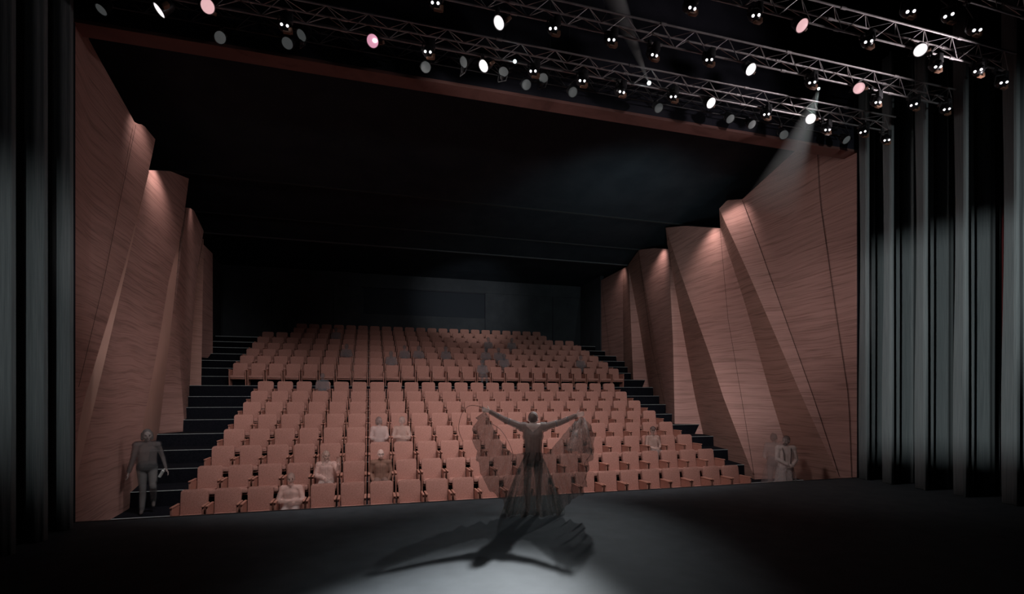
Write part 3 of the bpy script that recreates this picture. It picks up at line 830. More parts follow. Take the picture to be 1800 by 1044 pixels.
def seated(turn=0.0, arms='lap', lean=0.0, w=1.0):
    J = dict(side=V(1, 0, 0), fwd=V(0, -1, 0))
    J['pelvis'] = V(0, -0.19, 0.12); J['waist'] = V(lean * 0.3, -0.18, 0.27); J['chest'] = V(lean * 0.7, -0.17, 0.43); J['neck'] = V(lean, -0.17, 0.57)
    J['head'] = V(lean * 1.2, -0.20, 0.73); J['face'] = V(math.sin(turn), -math.cos(turn), -0.05)
    J['shl'] = V(0.165 * w + lean, -0.17, 0.52); J['shr'] = V(-0.165 * w + lean, -0.17, 0.52)
    J['hipl'] = V(0.085, -0.20, 0.10); J['hipr'] = V(-0.085, -0.20, 0.10)
    J['knl'] = V(0.11, -0.60, 0.10); J['knr'] = V(-0.11, -0.60, 0.10)
    J['anl'] = V(0.11, -0.62, -0.30); J['anr'] = V(-0.11, -0.62, -0.30); J['toel'] = V(0.12, -0.76, -0.345); J['toer'] = V(-0.12, -0.76, -0.345)
    if arms == 'lap':
        J['ell'] = V(0.235, -0.22, 0.27); J['elr'] = V(-0.235, -0.22, 0.27); J['wrl'] = V(0.09, -0.42, 0.22); J['wrr'] = V(-0.09, -0.42, 0.22)
        J['hdl'] = V(-0.7, -0.7, -0.1); J['hdr'] = V(0.7, -0.7, -0.1); J['hsl'] = V(0, -0.3, 1); J['hsr'] = V(0, -0.3, 1)
    if arms == 'crossed':
        J['ell'] = V(0.25, -0.24, 0.28); J['elr'] = V(-0.25, -0.24, 0.28); J['wrl'] = V(-0.05, -0.42, 0.30); J['wrr'] = V(0.08, -0.38, 0.25)
        J['hdl'] = V(-1, 0.0, 0.15); J['hdr'] = V(1, 0.05, 0.0); J['hsl'] = V(0, -0.1, 1); J['hsr'] = V(0, -0.1, 1)
    if arms == 'side':
        J['ell'] = V(0.25, -0.20, 0.27); J['elr'] = V(-0.25, -0.20, 0.27); J['wrl'] = V(0.17, -0.38, 0.10); J['wrr'] = V(-0.17, -0.38, 0.10)
        J['hdl'] = V(-0.3, -0.9, -0.2); J['hdr'] = V(0.3, -0.9, -0.2); J['hsl'] = V(-1, 0, 0); J['hsr'] = V(1, 0, 0)
    if arms == 'raised':
        J['ell'] = V(0.27, -0.28, 0.36); J['elr'] = V(-0.24, -0.22, 0.28); J['wrl'] = V(0.29, -0.36, 0.58); J['wrr'] = V(0.02, -0.42, 0.22)
        J['hdl'] = V(-0.1, -0.1, 1); J['hdr'] = V(1, -0.2, -0.1); J['hsl'] = V(-1, 0, 0); J['hsr'] = V(0, -0.3, 1)
    return J

def gm(nm, skin, top, trou, hairc, a=0.30, at=None, ah=None):
    at = a if at is None else at
    return dict(skin=ghost(nm + '_skin', skin, a), top=ghost(nm + '_shirt', top, at), trousers=ghost(nm + '_trousers', trou, at),
                shoe=ghost(nm + '_shoe', (0.05, 0.05, 0.05), at), hair=ghost(nm + '_hair', [c * 0.62 for c in hairc], ah or a * 1.7), eye=ghost(nm + '_eye', (0.04, 0.03, 0.03), 0.7), lip=ghost(nm + '_lip', (0.3, 0.12, 0.1), 0.6))
SKIN = (0.85, 0.60, 0.52)
def sit(r, c, J, mats, label, sc=0.94, **kw):
    root = empty('person', (X0 + PITCH * c, rowY(r) - 0.03, rowZ(r) + 0.285)); root.scale = (sc, sc, sc)
    build_person(J, mats, root, **kw)
    tag(root, label, 'person'); return root
PPL = []
sit(0, 3, seated(0.1, 'crossed'), gm('a', SKIN, (0.92, 0.62, 0.56), (0.6, 0.55, 0.55), (0.50, 0.34, 0.30), 0.24, 0.30),
    'see-through person in pale shirt with folded arms, seated in the front row', hair='short', sleeve=0.9)
sit(1, 4, seated(0.35, 'raised'), gm('b', SKIN, (0.90, 0.60, 0.54), (0.5, 0.42, 0.40), (0.66, 0.48, 0.40), 0.24, 0.34),
    'see-through person with long fair hair and pink shirt, seated in the second row', hair='long', sleeve=0.8)
sit(1, 6, seated(0.05, 'side', w=1.12), gm('c', (0.95, 0.70, 0.64), (0.22, 0.115, 0.085), (0.2, 0.12, 0.10), (0.5, 0.4, 0.36), 0.42, 0.85),
    'bald person with glasses in a dark brown sweater, seated in the second row', hair=None, sleeve=1.0, glasses=True)
sit(3, 6, seated(0.5, 'lap'), gm('d', (0.52, 0.40, 0.38), (0.86, 0.64, 0.60), (0.5, 0.36, 0.34), (0.26, 0.20, 0.19), 0.26, 0.28),
    'see-through person with dark bob and light patterned top, seated in fourth row', hair='bob', sleeve=0.4)
sit(3, 7, seated(-0.6, 'crossed'), gm('e', (0.78, 0.56, 0.50), (0.56, 0.38, 0.33), (0.4, 0.28, 0.26), (0.6, 0.44, 0.40), 0.24, 0.22),
    'faint see-through person with short fair hair, right of the bob-haired person in fourth row', hair='short', sleeve=0.5)
sit(2, 19, seated(-0.45, 'lap'), gm('f', SKIN, (0.30, 0.20, 0.18), (0.22, 0.20, 0.21), (0.12, 0.09, 0.09), 0.36, 0.26),
    'see-through person in a cap with hands clasped, seated near the right aisle', hair='cap', sleeve=0.4)

# faint far audience, shapes shared
far = []
fm_ = gm('far', (0.22, 0.23, 0.25), (0.26, 0.28, 0.31), (0.2, 0.22, 0.24), (0.20, 0.22, 0.24), 0.16, 0.15)
for i, (tn_, ar, hr) in enumerate(((0.2, 'lap', 'short'), (-0.5, 'crossed', 'bob'), (0.9, 'lap', 'long'))):
    root = empty('person', (0, 0, 0)); root.scale = (0.86,) * 3
    build_person(seated(tn_, ar), fm_, root, vox=0.016, hair=hr, hands=True, coarse=True)
    far.append([root, list(root.children), False])
FAR = [(13, 592, 0, 'faint grey seated figure high on the left, third row from the back'), (10, 604, 1, 'faint grey seated figure below the high left one, third row of upper block'),
       (9, 680, 2, 'faint grey figure with long hair, seated just right of the centre aisle gap'), (10, 712, 0, 'faint grey seated figure, left of the side by side pair in upper block'),
       (10, 738, 1, 'faint grey seated figure, right of the side by side pair in upper block'), (10, 781, 2, 'faint grey seated figure alone in the middle of the upper block'),
       (12, 858, 0, 'faint grey seated figure high right of middle, left of two'), (12, 899, 1, 'faint grey seated figure high right of middle, right of two'),
       (10, 849, 1, 'faint grey seated figure directly above the upper front row figure'), (8, 850, 2, 'faint grey figure seated in the front row of the upper block'),
       (10, 880, 0, 'faint grey seated figure right of middle, upper of a close pair'), (9, 893, 2, 'faint grey seated figure right of middle, lower of a close pair'),
       (9, 1011, 1, 'faint bluish seated figure at the right side of the upper block'), (7, 564, 0, 'faint grey figure seated in the last row of the lower block')]
for (r, u, k, lab) in FAR:
    d = ray(u, 600); X = d.x / d.y * rowY(r); c = round((X - X0) / PITCH)
    root, ch, used = far[k]
    if used:
        nr = root.copy(); COL.objects.link(nr)
        for q in ch:
            w_ = q.copy(); COL.objects.link(w_); w_.parent = nr
        root = nr
    far[k][2] = True
    root.location = (X0 + PITCH * c, rowY(r) - 0.02, rowZ(r) + 0.365)
    tag(root, lab, 'person', 'faint far audience')

# walker on the left aisle steps
def standing(face=V(0, -1, 0), side=V(1, 0, 0)):
    J = dict(side=side, fwd=face)
    J['pelvis'] = V(0, 0, 0.92); J['waist'] = V(0, 0, 1.07); J['chest'] = V(0, 0, 1.24); J['neck'] = V(0, 0, 1.40); J['head'] = V(0, -0.02, 1.55)
    J['face'] = face; J['shl'] = V(0.17, 0, 1.36); J['shr'] = V(-0.17, 0, 1.36)
    J['ell'] = V(0.23, 0.0, 1.08); J['elr'] = V(-0.23, 0.0, 1.08); J['wrl'] = V(0.25, -0.06, 0.86); J['wrr'] = V(-0.24, -0.05, 0.86)
    J['hdl'] = V(0, -0.1, -1); J['hdr'] = V(0, -0.1, -1); J['hsl'] = V(0, -1, 0); J['hsr'] = V(0, -1, 0)
    J['hipl'] = V(0.085, 0, 0.90); J['hipr'] = V(-0.085, 0, 0.90); J['knl'] = V(0.09, -0.02, 0.49); J['knr'] = V(-0.09, -0.02, 0.49)
    J['anl'] = V(0.09, 0, 0.08); J['anr'] = V(-0.09, 0, 0.08); J['toel'] = V(0.09, -0.15, 0.035); J['toer'] = V(-0.09, -0.15, 0.035)
    return J
J = standing(); J['face'] = V(0.15, -1, -0.1)
J['knl'] = V(0.10, -0.10, 0.52); J['anl'] = V(0.09, 0.16, 0.20); J['toel'] = V(0.10, 0.02, 0.13)
J['knr'] = V(-0.07, -0.02, 0.49)
J['ell'] = V(0.25, 0.05, 1.10); J['wrl'] = V(0.31, -0.05, 0.88); J['hdl'] = V(0.4, -0.2, -0.9)
J['wrr'] = V(-0.30, 0.02, 0.84); J['hdr'] = V(-0.1, 0, -1)
wkm = gm('walker', (0.55, 0.46, 0.44), (0.025, 0.028, 0.034), (0.12, 0.135, 0.14), (0.2, 0.19, 0.19), 0.36, 0.42)
root = empty('person', (-4.22, 11.50, rowZ(1) + 0.012), 0.28); root.scale = (0.98,) * 3
build_person(J, wkm, root, hair='bob', sleeve=0.95)
tag(root, 'see-through person in dark jacket and grey trousers walking down the left aisle steps', 'person')
bm = bmesh.new(); tube(bm, (0, 0, -0.08), (0, 0, 0.06), 0.028, 0.028, 14); tube(bm, (0, 0, 0.06), (0, 0, 0.085), 0.028, 0.013, 14); tube(bm, (0, 0, 0.085), (0, 0, 0.105), 0.014, 0.014, 12)
o = finish('bottle', bm, ghost('bottle_white', (0.75, 0.78, 0.78), 0.75)); o.location = P(284, 832, Y=11.36); o.rotation_euler = (0.2, 0.55, 0)
tag(o, 'small white bottle in the hand of the walking person', 'bottle')

# couple by the right wall
J = standing(); J['face'] = V(-0.7, -0.7, -0.1); J['elr'] = V(-0.22, -0.06, 1.1); J['wrr'] = V(-0.02, -0.22, 0.98); J['hdr'] = V(0.9, -0.3, 0); J['ell'] = V(0.24, -0.02, 1.08); J['wrl'] = V(0.06, -0.22, 0.92); J['hdl'] = V(-0.9, -0.3, 0)
cm = gm('bearded', (0.75, 0.58, 0.54), (0.9, 0.74, 0.70), (0.5, 0.4, 0.4), (0.20, 0.14, 0.14), 0.30, 0.36)
root = empty('person', (P(1381, 845, Y=10.15).x, 10.15, rowZ(0)), -0.45); root.scale = (0.98,) * 3
build_person(J, cm, root, hair='short', sleeve=0.9)
bm = bmesh.new()
for q in ('l', 'r'):
    s = 1 if q == 'l' else -1
    for yy in (-0.128,): tube(bm, (s * 0.10, yy + 0.05, 1.38), (s * 0.085, -0.138, 1.25), 0.012, 0.012, 6); tube(bm, (s * 0.085, -0.138, 1.25), (s * 0.07, -0.135, 0.98), 0.012, 0.012, 6)
finish('suspenders', bm, ghost('suspender', (0.15, 0.10, 0.10), 0.6), root)
bm = bmesh.new(); ball(bm, J['head'] + headframe(J) @ V(0, -0.055, -0.075), 0.05, (1.1, 0.8, 0.9), headframe(J)); finish('beard', bm, ghost('beard', (0.16, 0.11, 0.11), 0.5), root)
bm = bmesh.new(); Nn = 40; rings = []
for (z, r_) in ((1.0, 0.150), (0.93, 0.175), (0.7, 0.22), (0.4, 0.27), (0.12, 0.32)):
    rings.append([bm.verts.new((r_ * (1 + 0.06 * math.sin(9 * 2 * PI * i / Nn)) * math.cos(2 * PI * i / Nn), r_ * (1 + 0.06 * math.sin(9 * 2 * PI * i / Nn)) * math.sin(2 * PI * i / Nn), z)) for i in range(Nn)])
for k in range(4):
    for i in range(Nn): bm.faces.new((rings[k][i], rings[k][(i + 1) % Nn], rings[k + 1][(i + 1) % Nn], rings[k + 1][i]))
finish('apron', bm, ghost('apron', (0.85, 0.70, 0.68), 0.30), root)
tag(root, 'see-through bearded person with suspenders and pale apron standing by the right wood wall', 'person')
J = standing(); J['face'] = V(0.5, -0.8, -0.1); J['wrr'] = V(-0.14, -0.22, 1.02); J['elr'] = V(-0.24, -0.02, 1.08); J['hdr'] = V(0.2, -0.6, 0.7)
cm = gm('woman', (0.5, 0.36, 0.34), (0.56, 0.42, 0.40), (0.45, 0.35, 0.34), (0.25, 0.17, 0.16), 0.2, 0.2)
root = empty('person', (P(1361, 845, Y=10.80).x, 10.80, rowZ(0)), -0.95); root.scale = (0.98,) * 3
build_person(J, cm, root, hair='bun', sleeve=0.5)
bm = bmesh.new(); rings = []
for (z, r_) in ((1.08, 0.125), (0.9, 0.19), (0.6, 0.26), (0.3, 0.32), (0.08, 0.36)):
    rings.append([bm.verts.new((r_ * (1 + 0.06 * math.sin(8 * 2 * PI * i / Nn)) * math.cos(2 * PI * i / Nn), r_ * (1 + 0.06 * math.sin(8 * 2 * PI * i / Nn)) * math.sin(2 * PI * i / Nn), z)) for i in range(Nn)])
for k in range(4):
    for i in range(Nn): bm.faces.new((rings[k][i], rings[k][(i + 1) % Nn], rings[k + 1][(i + 1) % Nn], rings[k + 1][i]))
finish('skirt', bm, ghost('woman_skirt', (0.5, 0.38, 0.37), 0.2), root)
tag(root, 'very faint person in a long dress, left of the bearded person by the wall', 'person')

# the dancer, back to us, lifting a vast skirt
DY = 8.06
dp = P(937, 905, Y=DY)
root = empty('person', (dp.x, DY, 0.0), -YAW - 0.04)
def L(u, v, y=0.0): return V((u - 937) / 104.5, y, (905 - v) / 104.5)
J = dict(side=V(1, 0, 0), fwd=V(0, 1, 0))
J['pelvis'] = V(0, 0, 0.90); J['waist'] = V(0, 0, 1.06); J['chest'] = V(0, 0, 1.30); J['neck'] = V(0, 0.03, 1.475); J['head'] = V(0, 0.085, 1.565)
J['face'] = V(0.0, 1, -0.75); J['up'] = V(0, 0.6, 1)
J['shl'] = V(0.19, 0, 1.455); J['shr'] = V(-0.19, 0, 1.455)
J['ell'] = L(985, 745, 0.0) ; J['elr'] = L(888, 741, 0.0); J['wrl'] = L(1012, 733, -0.02); J['wrr'] = L(861, 726, -0.02)
J['hdl'] = V(0.9, -0.1, 0.25); J['hdr'] = V(-0.9, -0.1, 0.35); J['hsl'] = V(0, 0.1, 1); J['hsr'] = V(0, 0.1, 1); J['curl'] = 1.1
J['hipl'] = V(0.085, 0, 0.88); J['hipr'] = V(-0.085, 0, 0.88); J['knl'] = V(0.09, 0.05, 0.48); J['knr'] = V(-0.09, 0.02, 0.48)
J['anl'] = V(0.09, 0.0, 0.08); J['anr'] = V(-0.09, 0.0, 0.08); J['toel'] = V(0.10, 0.15, 0.035); J['toer'] = V(-0.10, 0.15, 0.035)
dm = dict(skin=ghost('dancer_skin', (0.95, 0.75, 0.70), 0.62), top=ghost('dancer_bodice', (0.022, 0.018, 0.02), 0.48), trousers=None, shoe=None,
          hair=ghost('dancer_hair', (0.04, 0.028, 0.028), 0.6), eye=ghost('dancer_eye', (0.05, 0.04, 0.04), 0.5), lip=ghost('dancer_lip', (0.3, 0.1, 0.1), 0.5))
SV = dict(SHP); SHP.update(waist=0.095, chest=0.108, hip=0.12, ua=0.04, el=0.033, wr=0.023)
bm = bmesh.new(); head(bm, J)
capsule(bm, J['neck'], J['head'], 0.05, 0.05); torso(bm, J, 0, 0.85)
for q in 'lr':
    arm(bm, J, q); leg(bm, J, q); hand(bm, J['wr' + q], J['hd' + q], J['hs' + q], curl=1.2)
remesh('body', bm, dm['skin'], root, 0.008, 2)
bm = bmesh.new(); torso(bm, J, 0.020, 0.9)
for q in 'lr': arm(bm, J, q, 0.018, 0.92)
o = remesh('bodice', bm, dm['top'], root, 0.010, 2)
# open V at the back: remove the cloth between the shoulder blades near the neck
t = bmesh.new(); t.from_mesh(o.data)
dl = [f for f in t.faces if f.calc_center_median().y < 0.02 and f.calc_center_median().z > 1.375 + abs(f.calc_center_median().x) * 0.9 and abs(f.calc_center_median().x) < 0.12]
bmesh.ops.delete(t, geom=dl, context='FACES'); t.to_mesh(o.data); t.free()
bm = hair_bm(J, 'short'); remesh('hair', bm, dm['hair'], root, 0.01, 1)
for s in (-1, 1):
    bm = bmesh.new(); R = headframe(J); ball(bm, J['head'] + R @ V(s * 0.033, -0.082, 0.012), 0.011, (1.2, 0.6, 0.7), R); finish('eye', bm, dm['eye'], root)
# sequin armlets on the sleeves
for q, s in (('l', 1), ('r', -1)):
    for f_, nm_ in ((0.75, 'armlet'), (0.25, 'armlet')):
        bm = bmesh.new(); c = J['sh' + q].lerp(J['el' + q], f_) if f_ > 0.5 else J['el' + q].lerp(J['wr' + q], 0.45)
        d = (J['el' + q] - J['sh' + q]).normalized(); tube(bm, c - d * 0.012, c + d * 0.012, 0.055 if f_ > .5 else 0.046, None, 16, False)
        finish(nm_, bm, ghost('sequins', (0.5, 0.5, 0.52), 0.4), root)
SHP.update(SV)
topc = [L(853, 722), L(858, 735), L(868, 756), L(880, 776), L(893, 792), L(905, 800), L(922, 797), L(937, 796), L(950, 797), L(962, 797), L(978, 780), L(992, 763), L(1003, 750), L(1014, 741), L(1020, 732)]
botc = [L(838, 738), L(832, 765), L(838, 800), L(846, 832), L(862, 862), L(884, 880), L(890, 902), L(915, 905), L(950, 905), L(982, 901), L(1000, 882), L(1026, 862), L(1030, 830), L(1043, 795), L(1040, 752)]
def sampv(ch, t):
    k = t * (len(ch) - 1); i = min(int(k), len(ch) - 2); f = k - i
    p0 = ch[max(i - 1, 0)]; p1 = ch[i]; p2 = ch[i + 1]; p3 = ch[min(i + 2, len(ch) - 1)]
    return 0.5 * ((2 * p1) + (p2 - p0) * f + (2 * p0 - 5 * p1 + 4 * p2 - p3) * f * f + (3 * p1 - p0 - 3 * p2 + p3) * f ** 3)
bm = bmesh.new(); NS, NT = 220, 34; g = []
rnd = random.Random(3)
for j in range(NT + 1):
    t = j / NT; row = []
    for i in range(NS + 1):
        s = i / NS; p = sampv(topc, s).lerp(sampv(botc, s), t)
        fold = 0.045 * math.sin(2 * PI * 17 * s + 1.3 * math.sin(5 * t + 9 * s)) + 0.028 * math.sin(2 * PI * 31 * s + 2.0 + 3 * t)
        env = (0.25 + t) * (0.6 + 0.4 * math.sin(PI * s))
        wr_ = 0.010 * math.sin(2 * PI * 6 * t + 20 * s)
        body = -0.20 * math.sin(PI * s) * (0.35 + 0.65 * t)
        y = body + fold * env * 1.7 + wr_
        if t > 0.97: p = p + V(0.012 * math.sin(2 * PI * 17 * s), 0, 0.014 * math.sin(2 * PI * 23 * s) + 0.01)
        p = p + V(0.35 * fold * env * math.cos(11 * s), 0, 0)
        row.append(bm.verts.new((p.x, y, max(0.01, p.z))))
    g.append(row)
for j in range(NT):
    for i in range(NS): bm.faces.new((g[j][i], g[j][i + 1], g[j + 1][i + 1], g[j + 1][i]))
o = finish('skirt', bm, ghost('dancer_skirt', (0.21, 0.155, 0.14), 0.60, 0.8, 0.2, 0.5), root, True, 3.0)
# full under-skirt in a ring around the legs
bm = bmesh.new(); rings = []; Nn = 160
for k in range(14):
    t = k / 13; z = 0.98 - 0.965 * t; r_ = 0.13 + 0.36 * t ** 0.8
    row = []
    for i in range(Nn):
        a = 2 * PI * i / Nn; rr_ = r_ * (1 + (0.03 + 0.07 * t) * math.sin(19 * a + 1.5 * math.sin(3 * t)) + 0.03 * t * math.sin(43 * a))
        row.append(bm.verts.new((rr_ * math.cos(a), 0.62 * rr_ * math.sin(a), z)))
    rings.append(row)
for k in range(13):
    for i in range(Nn): bm.faces.new((rings[k][i], rings[k][(i + 1) % Nn], rings[k + 1][(i + 1) % Nn], rings[k + 1][i]))
finish('underskirt', bm, ghost('dancer_underskirt', (0.30, 0.34, 0.33), 0.28, 0.8, 0.4, 0.4), root, True, 3.0)
# shawl bunched over the right arm, wound rope on the left
bm = bmesh.new(); g = []
for j in range(25):
    t = j / 24; row = []
    for i in range(61):
        s = i / 60
        a_ = L(1005, 745).lerp(L(1022, 735), s); b_ = L(990, 790).lerp(L(1042, 800), s)
        p = a_.lerp(b_, t); p.x += 0.03 * math.sin(14 * s + 3 * t); y = -0.22 - 0.06 * math.sin(18 * s + 4 * t) - 0.08 * math.sin(PI * t)
        row.append(bm.verts.new((p.x, y, p.z)))
    g.append(row)
for j in range(24):
    for i in range(60): bm.faces.new((g[j][i], g[j][i + 1], g[j + 1][i + 1], g[j + 1][i]))
finish('shawl', bm, ghost('dancer_shawl', (0.45, 0.38, 0.36), 0.42, 0.8, 0.3, 0.5), root, True, 3.0)
for pts in ([(852, 720), (840, 716), (826, 716), (815, 726), (809, 742), (808, 760), (815, 778)], [(862, 745), (880, 757), (894, 778), (902, 800), (900, 812)], [(1041, 790), (1034, 803), (1026, 815), (1030, 830), (1022, 850)]):
    ch = [L(u, v, -0.1) for u, v in pts]; bm = bmesh.new()
    for i in range(40): tube(bm, sampv(ch, i / 40), sampv(ch, (i + 1) / 40), 0.004, seg=5, caps=False)
    finish('ribbon', bm, ghost('dancer_ribbon', (0.08, 0.05, 0.05), 0.7), root)
tag(root, 'see-through dancer seen from behind, arms outstretched, holding up a vast ruffled skirt', 'person')

# ------------------------------------------------------------------ lights
def spot(loc, target, power, angle, blend=0.5, size=0.2, color=(1, 1, 1), name='spot_lamp'):
    l = bpy.data.lights.new(name, 'SPOT'); l.energy = power; l.spot_size = math.radians(angle); l.spot_blend = blend
    l.shadow_soft_size = size; l.color = color
    o = bpy.data.objects.new(name, l); COL.objects.link(o); o.location = loc
    o.rotation_euler = (Vector(target) - Vector(loc)).to_track_quat('-Z', 'Y').to_euler()
    return o
def point(loc, power, size=0.1, color=(1, 1, 1), name='point_lamp'):
    l = bpy.data.lights.new(name, 'POINT'); l.energy = power; l.shadow_soft_size = size; l.color = color
    o = bpy.data.objects.new(name, l); COL.objects.link(o); o.location = loc; return o

# beams in haze
def haze_cone(name, apex, direction, length, r0, r1, dens, label, color=(1, 1, 1)):
    d = Vector(direction).normalized()
    bm = bmesh.new()
    rg = lathe(bm, [(r0, 0.0), (r0 + (r1 - r0) * 0.5, length * 0.5), (r1, length)], Matrix.Identity(4), 24)
    bm.faces.new(rg[0][::-1]); bm.faces.new(rg[-1])
    m = bpy.data.materials.new(name + '_haze'); m.use_nodes = True
    n, l = nodes(m); n.clear()
    out = n.new('ShaderNodeOutputMaterial'); vs = n.new('ShaderNodeVolumeScatter')
    vs.inputs['Color'].default_value = (*color, 1); vs.inputs['Anisotropy'].default_value = 0.2
    # haze thins out along the beam and towards its rim
    tc = n.new('ShaderNodeTexCoord'); sp = n.new('ShaderNodeSeparateXYZ'); l.new(tc.outputs['Object'], sp.inputs[0])
    def mth(op, a, b=None, c=None):
        x = n.new('ShaderNodeMath'); x.operation = op
        for i, q in enumerate((a, b, c)):
            if q is None: continue
            if isinstance(q, (int, float)): x.inputs[i].default_value = q
            else: l.new(q, x.inputs[i])
        return x.outputs[0]
    rad = mth('SQRT', mth('ADD', mth('POWER', sp.outputs['X'], 2.0), mth('POWER', sp.outputs['Y'], 2.0)))
    lim = mth('MULTIPLY_ADD', sp.outputs['Z'], (r1 - r0) / length, r0)
    rim = mth('MAXIMUM', mth('SUBTRACT', 1.0, mth('DIVIDE', rad, lim)), 0.0)
    far_ = mth('MAXIMUM', mth('SUBTRACT', 1.0, mth('DIVIDE', sp.outputs['Z'], length)), 0.0)
    l.new(mth('MULTIPLY', mth('MULTIPLY', mth('POWER', rim, 0.8), far_), dens), vs.inputs['Density'])
    l.new(vs.outputs[0], out.inputs['Volume'])
    o = finish(name, bm, m); tag(o, label, 'light beam', None, 'stuff')
    o.location = apex; o.rotation_euler = d.to_track_quat('Z', 'Y').to_euler()
    return o

ap1 = P(1141, 146, Y=8.25); en1 = P(1082, 0, Y=8.05)
d1 = (en1 - ap1).normalized()
haze_cone('light_beam', ap1, d1, 2.6, 0.012, 0.32, 26.0, 'pale hazy light beam rising out through the top edge from the lowest truss')
spot(ap1 - d1 * 0.06, en1, 420, 14, 0.6, 0.01, (1, 0.88, 0.95), 'beam_lamp')
ap2 = P(1439, 158, Y=7.3); en2 = P(1398, 262, Y=7.75)
d2 = (en2 - ap2).normalized()
haze_cone('light_beam', ap2, d2, 2.2, 0.02, 0.62, 1.7, 'pale hazy light beam falling from the middle truss toward the wood header')
spot(ap2 - d2 * 0.08, en2, 150, 30, 0.9, 0.02, (0.85, 1, 1), 'beam_lamp')
bm = bmesh.new(); ball(bm, ap1, 0.035); tag(finish('beam_bulb', bm, M['flare']), 'small teal glowing lamp at the foot of the rising light beam', 'lamp')
bm = bmesh.new(); ball(bm, ap2 + Vector((0, 0, 0.02)), 0.022); tag(finish('beam_bulb', bm, M['flare']), 'small glowing lamp at the top of the falling light beam', 'lamp')
p9 = P(905, 108, Y=8.3)
bm = bmesh.new(); ball(bm, p9, 0.03); tag(finish('beam_bulb', bm, M['flare']), 'tiny round glowing lamp on the lowest truss, left of the rising beam', 'lamp')

# added rim fill on the truss chords, no fixture built
spot((10.7, 5.6, 6.7), (7.3, 7.6, 8.0), 420, 75, 1.0, 0.12, (1, 0.9, 0.92), 'truss_fill')
spot((9.9, 8.9, 7.0), (6.0, 8.2, 8.0), 60, 70, 1.0, 0.12, (1, 0.9, 0.92), 'truss_fill')
# house light from the trusses to the audience
WARM = (1.0, 0.93, 0.92)
spot((-0.4, 7.9, 7.35), (-0.3, 14.8, 0.0), 1450, 86, 0.8, 0.35, WARM, 'house_lamp')
spot((6.3, 7.9, 7.35), (5.6, 15.0, 0.0), 1300, 84, 0.8, 0.35, WARM, 'house_lamp')
spot((3.4, 7.0, 7.0), (3.4, 12.3, 0.2), 420, 62, 0.9, 0.3, WARM, 'house_lamp')
spot((3.2, 10.6, 8.0), (3.2, 15.0, 0.2), 260, 100, 0.9, 0.35, WARM, 'house_lamp')
spot((-3.2, 5.2, 4.4), (2.6, 8.06, 1.0), 170, 21, 0.9, 0.06, (1, 0.93, 0.9), 'dancer_fill')  # fill added to bring out the dancer and skirt folds
spot((3.5, 13.0, 7.9), (3.5, 23.0, 3.4), 300, 64, 0.9, 0.4, WARM, 'house_lamp')
# wall washers near the tops of the folded panels
for (u, v, x, du, pw) in ((1285, 372, 11.1, 0, 70), (1245, 416, 11.2, 0, 95), (1160, 452, 11.5, 0, 60), (1092, 482, 12.1, 0, 26), (1330, 420, 11.2, 0, 0)):
    if pw:
        p = P(u, v, X=x)
        spot(p + Vector((-0.55, -0.35, 0.45)), p + Vector((0.35, 0.15, -1.3)), pw, 95, 0.9, 0.06, (1, 0.82, 0.78), 'wall_washer')
for (u, v, x, pw) in ((248, 232, -4.8, 30), (272, 318, -4.95, 60), (338, 384, -5.2, 12)):
    p = P(u, v, X=x)
    spot(p + Vector((0.55, -0.35, 0.45)), p + Vector((-0.35, 0.15, -1.3)), pw, 95, 0.9, 0.06, (1, 0.82, 0.78), 'wall_washer')
# general fill on the right wall / left wall
spot((6.6, 3.4, 6.3), (11.2, 13.2, 3.2), 900, 33, 0.9, 0.3, WARM, 'side_lamp')
spot((0.0, 8.5, 7.2), (11.3, 12.4, 2.8), 900, 80, 0.9, 0.5, WARM, 'side_lamp')
spot((9.0, 8.5, 7.2), (-4.9, 14, 2.0), 500, 60, 0.9, 0.5, WARM, 'side_lamp')
spot((-0.6, 3.4, 5.2), (-4.7, 15, 3.2), 650, 31, 0.7, 0.3, WARM, 'side_lamp')
spot((2.0, 15.5, 6.9), (-5.9, 20.5, 4.6), 260, 50, 1.0, 0.3, WARM, 'side_lamp')
spot((5.0, 16.5, 6.9), (12.2, 24.0, 4.8), 330, 44, 1.0, 0.3, WARM, 'side_lamp')
# back wall glow
spot((5.0, 17.8, 5.6), (5.4, YB, 7.0), 900, 40, 1.0, 0.3, (1.0, 1.0, 1.0), 'rear_lamp')
# backlight on the dancer: the pool on the stage floor
spot((7.06, 15.2, 6.7), (0.12, 3.3, 0), 36000, 15.5, 1.0, 0.16, (0.93, 0.98, 1.0), 'follow_spot')
spot((7.1, 15.2, 6.75), (2.0, 6.0, 0), 1600, 27, 1.0, 0.16, (0.93, 0.98, 1.0), 'follow_spot')
spot((1.5, 8.2, 7.5), (1.9, 8.2, 0), 200, 66, 1.0, 0.3, (0.85, 0.97, 1.0), 'stage_fill')  # soft fill added over the stage floor, no fixture built
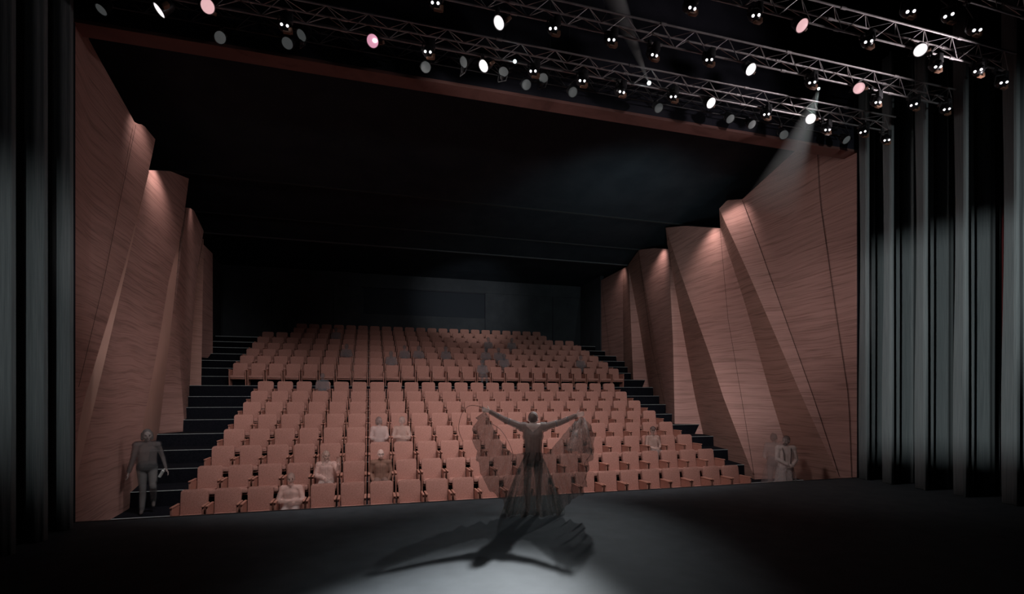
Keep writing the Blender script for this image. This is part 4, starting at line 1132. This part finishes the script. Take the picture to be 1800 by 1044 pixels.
# curtains: lamps added to light the pleats
# added unseen side lantern, barn doors shape its light: rakes the right curtains up to 5.4 m
lp = Vector((-3.0, 1.0, 3.5)); az = math.radians(24.2)
spot(lp, lp + Vector((math.cos(az), math.sin(az), -0.10)) * 16, 3000, 40, 0.3, 0.02, (0.9, 1, 1), 'curtain_fill')
root = empty('stage_light', lp, az)
bm = bmesh.new(); lathe(bm, [(0.001, -0.34), (0.10, -0.33), (0.13, -0.10), (0.15, -0.06)], Matrix.Rotation(PI / 2, 4, 'Y'), 20); finish('housing', bm, M['lampblack'], root)
bm = bmesh.new(); box(bm, (0.78, -0.6, 0.095), (0.80, 0.6, 0.75)); finish('added_barn_door', bm, M['lampblack'], root)
bm = bmesh.new(); box(bm, (0.78, 0.078, -0.7), (0.80, 0.7, 0.095)); finish('added_barn_door', bm, M['lampblack'], root)
bm = bmesh.new(); box(bm, (0.78, -0.6, -0.80), (0.80, 0.078, -0.135)); finish('added_barn_door', bm, M['lampblack'], root)
bm = bmesh.new(); tube(bm, (-0.15, 0, -0.13), (-0.15, 0, -3.49), 0.02); tube(bm, (-0.15, 0, -3.47), (-0.15, 0, -3.5), 0.25, 0.25, 20)
tube(bm, (-0.15, 0.0, -0.3), (0.79, 0.55, -0.3), 0.012); tube(bm, (0.79, 0.55, -0.35), (0.79, 0.55, 0.2), 0.012); finish('stand', bm, M['lampgrey'], root)
tag(root, 'added stage light with light-shaping barn doors on a stand, unseen at stage left', 'stage light')
spot((-2.35, 2.0, 3.8), (-4.35, 8.3, 3.0), 330, 42, 0.9, 0.05, (0.92, 1, 1), 'curtain_fill')  # added, placed to leave dark gaps between the left curtains
spot((9.9, 0.4, 4.9), (11.2, 7.6, 4.9), 620, 56, 0.9, 0.05, (0.92, 1, 1), 'curtain_fill')
# faint spill on the reflectors over the right half
spot((7.5, 11.0, 5.0), (8.5, 18.5, 8.6), 420, 90, 1.0, 0.4, (0.8, 1.0, 1.0), 'spill_lamp')

# ------------------------------------------------------------------ world & render settings
wd = bpy.data.worlds.new('world'); SC.world = wd; wd.use_nodes = True
wd.node_tree.nodes['Background'].inputs['Color'].default_value = (0.0016, 0.0022, 0.0034, 1)
SC.view_settings.view_transform = 'Standard'
try: SC.view_settings.look = 'None'
except Exception: pass
SC.view_settings.gamma = 1.0; SC.view_settings.use_curve_mapping = False
SC.view_settings.exposure = -0.12
cy = SC.cycles
cy.use_denoising = True
cy.max_bounces = 6; cy.diffuse_bounces = 3; cy.glossy_bounces = 2; cy.transparent_max_bounces = 24; cy.volume_bounces = 0
cy.caustics_reflective = False; cy.caustics_refractive = False
cy.sample_clamp_indirect = 3.0
cy.volume_step_rate = 1.0
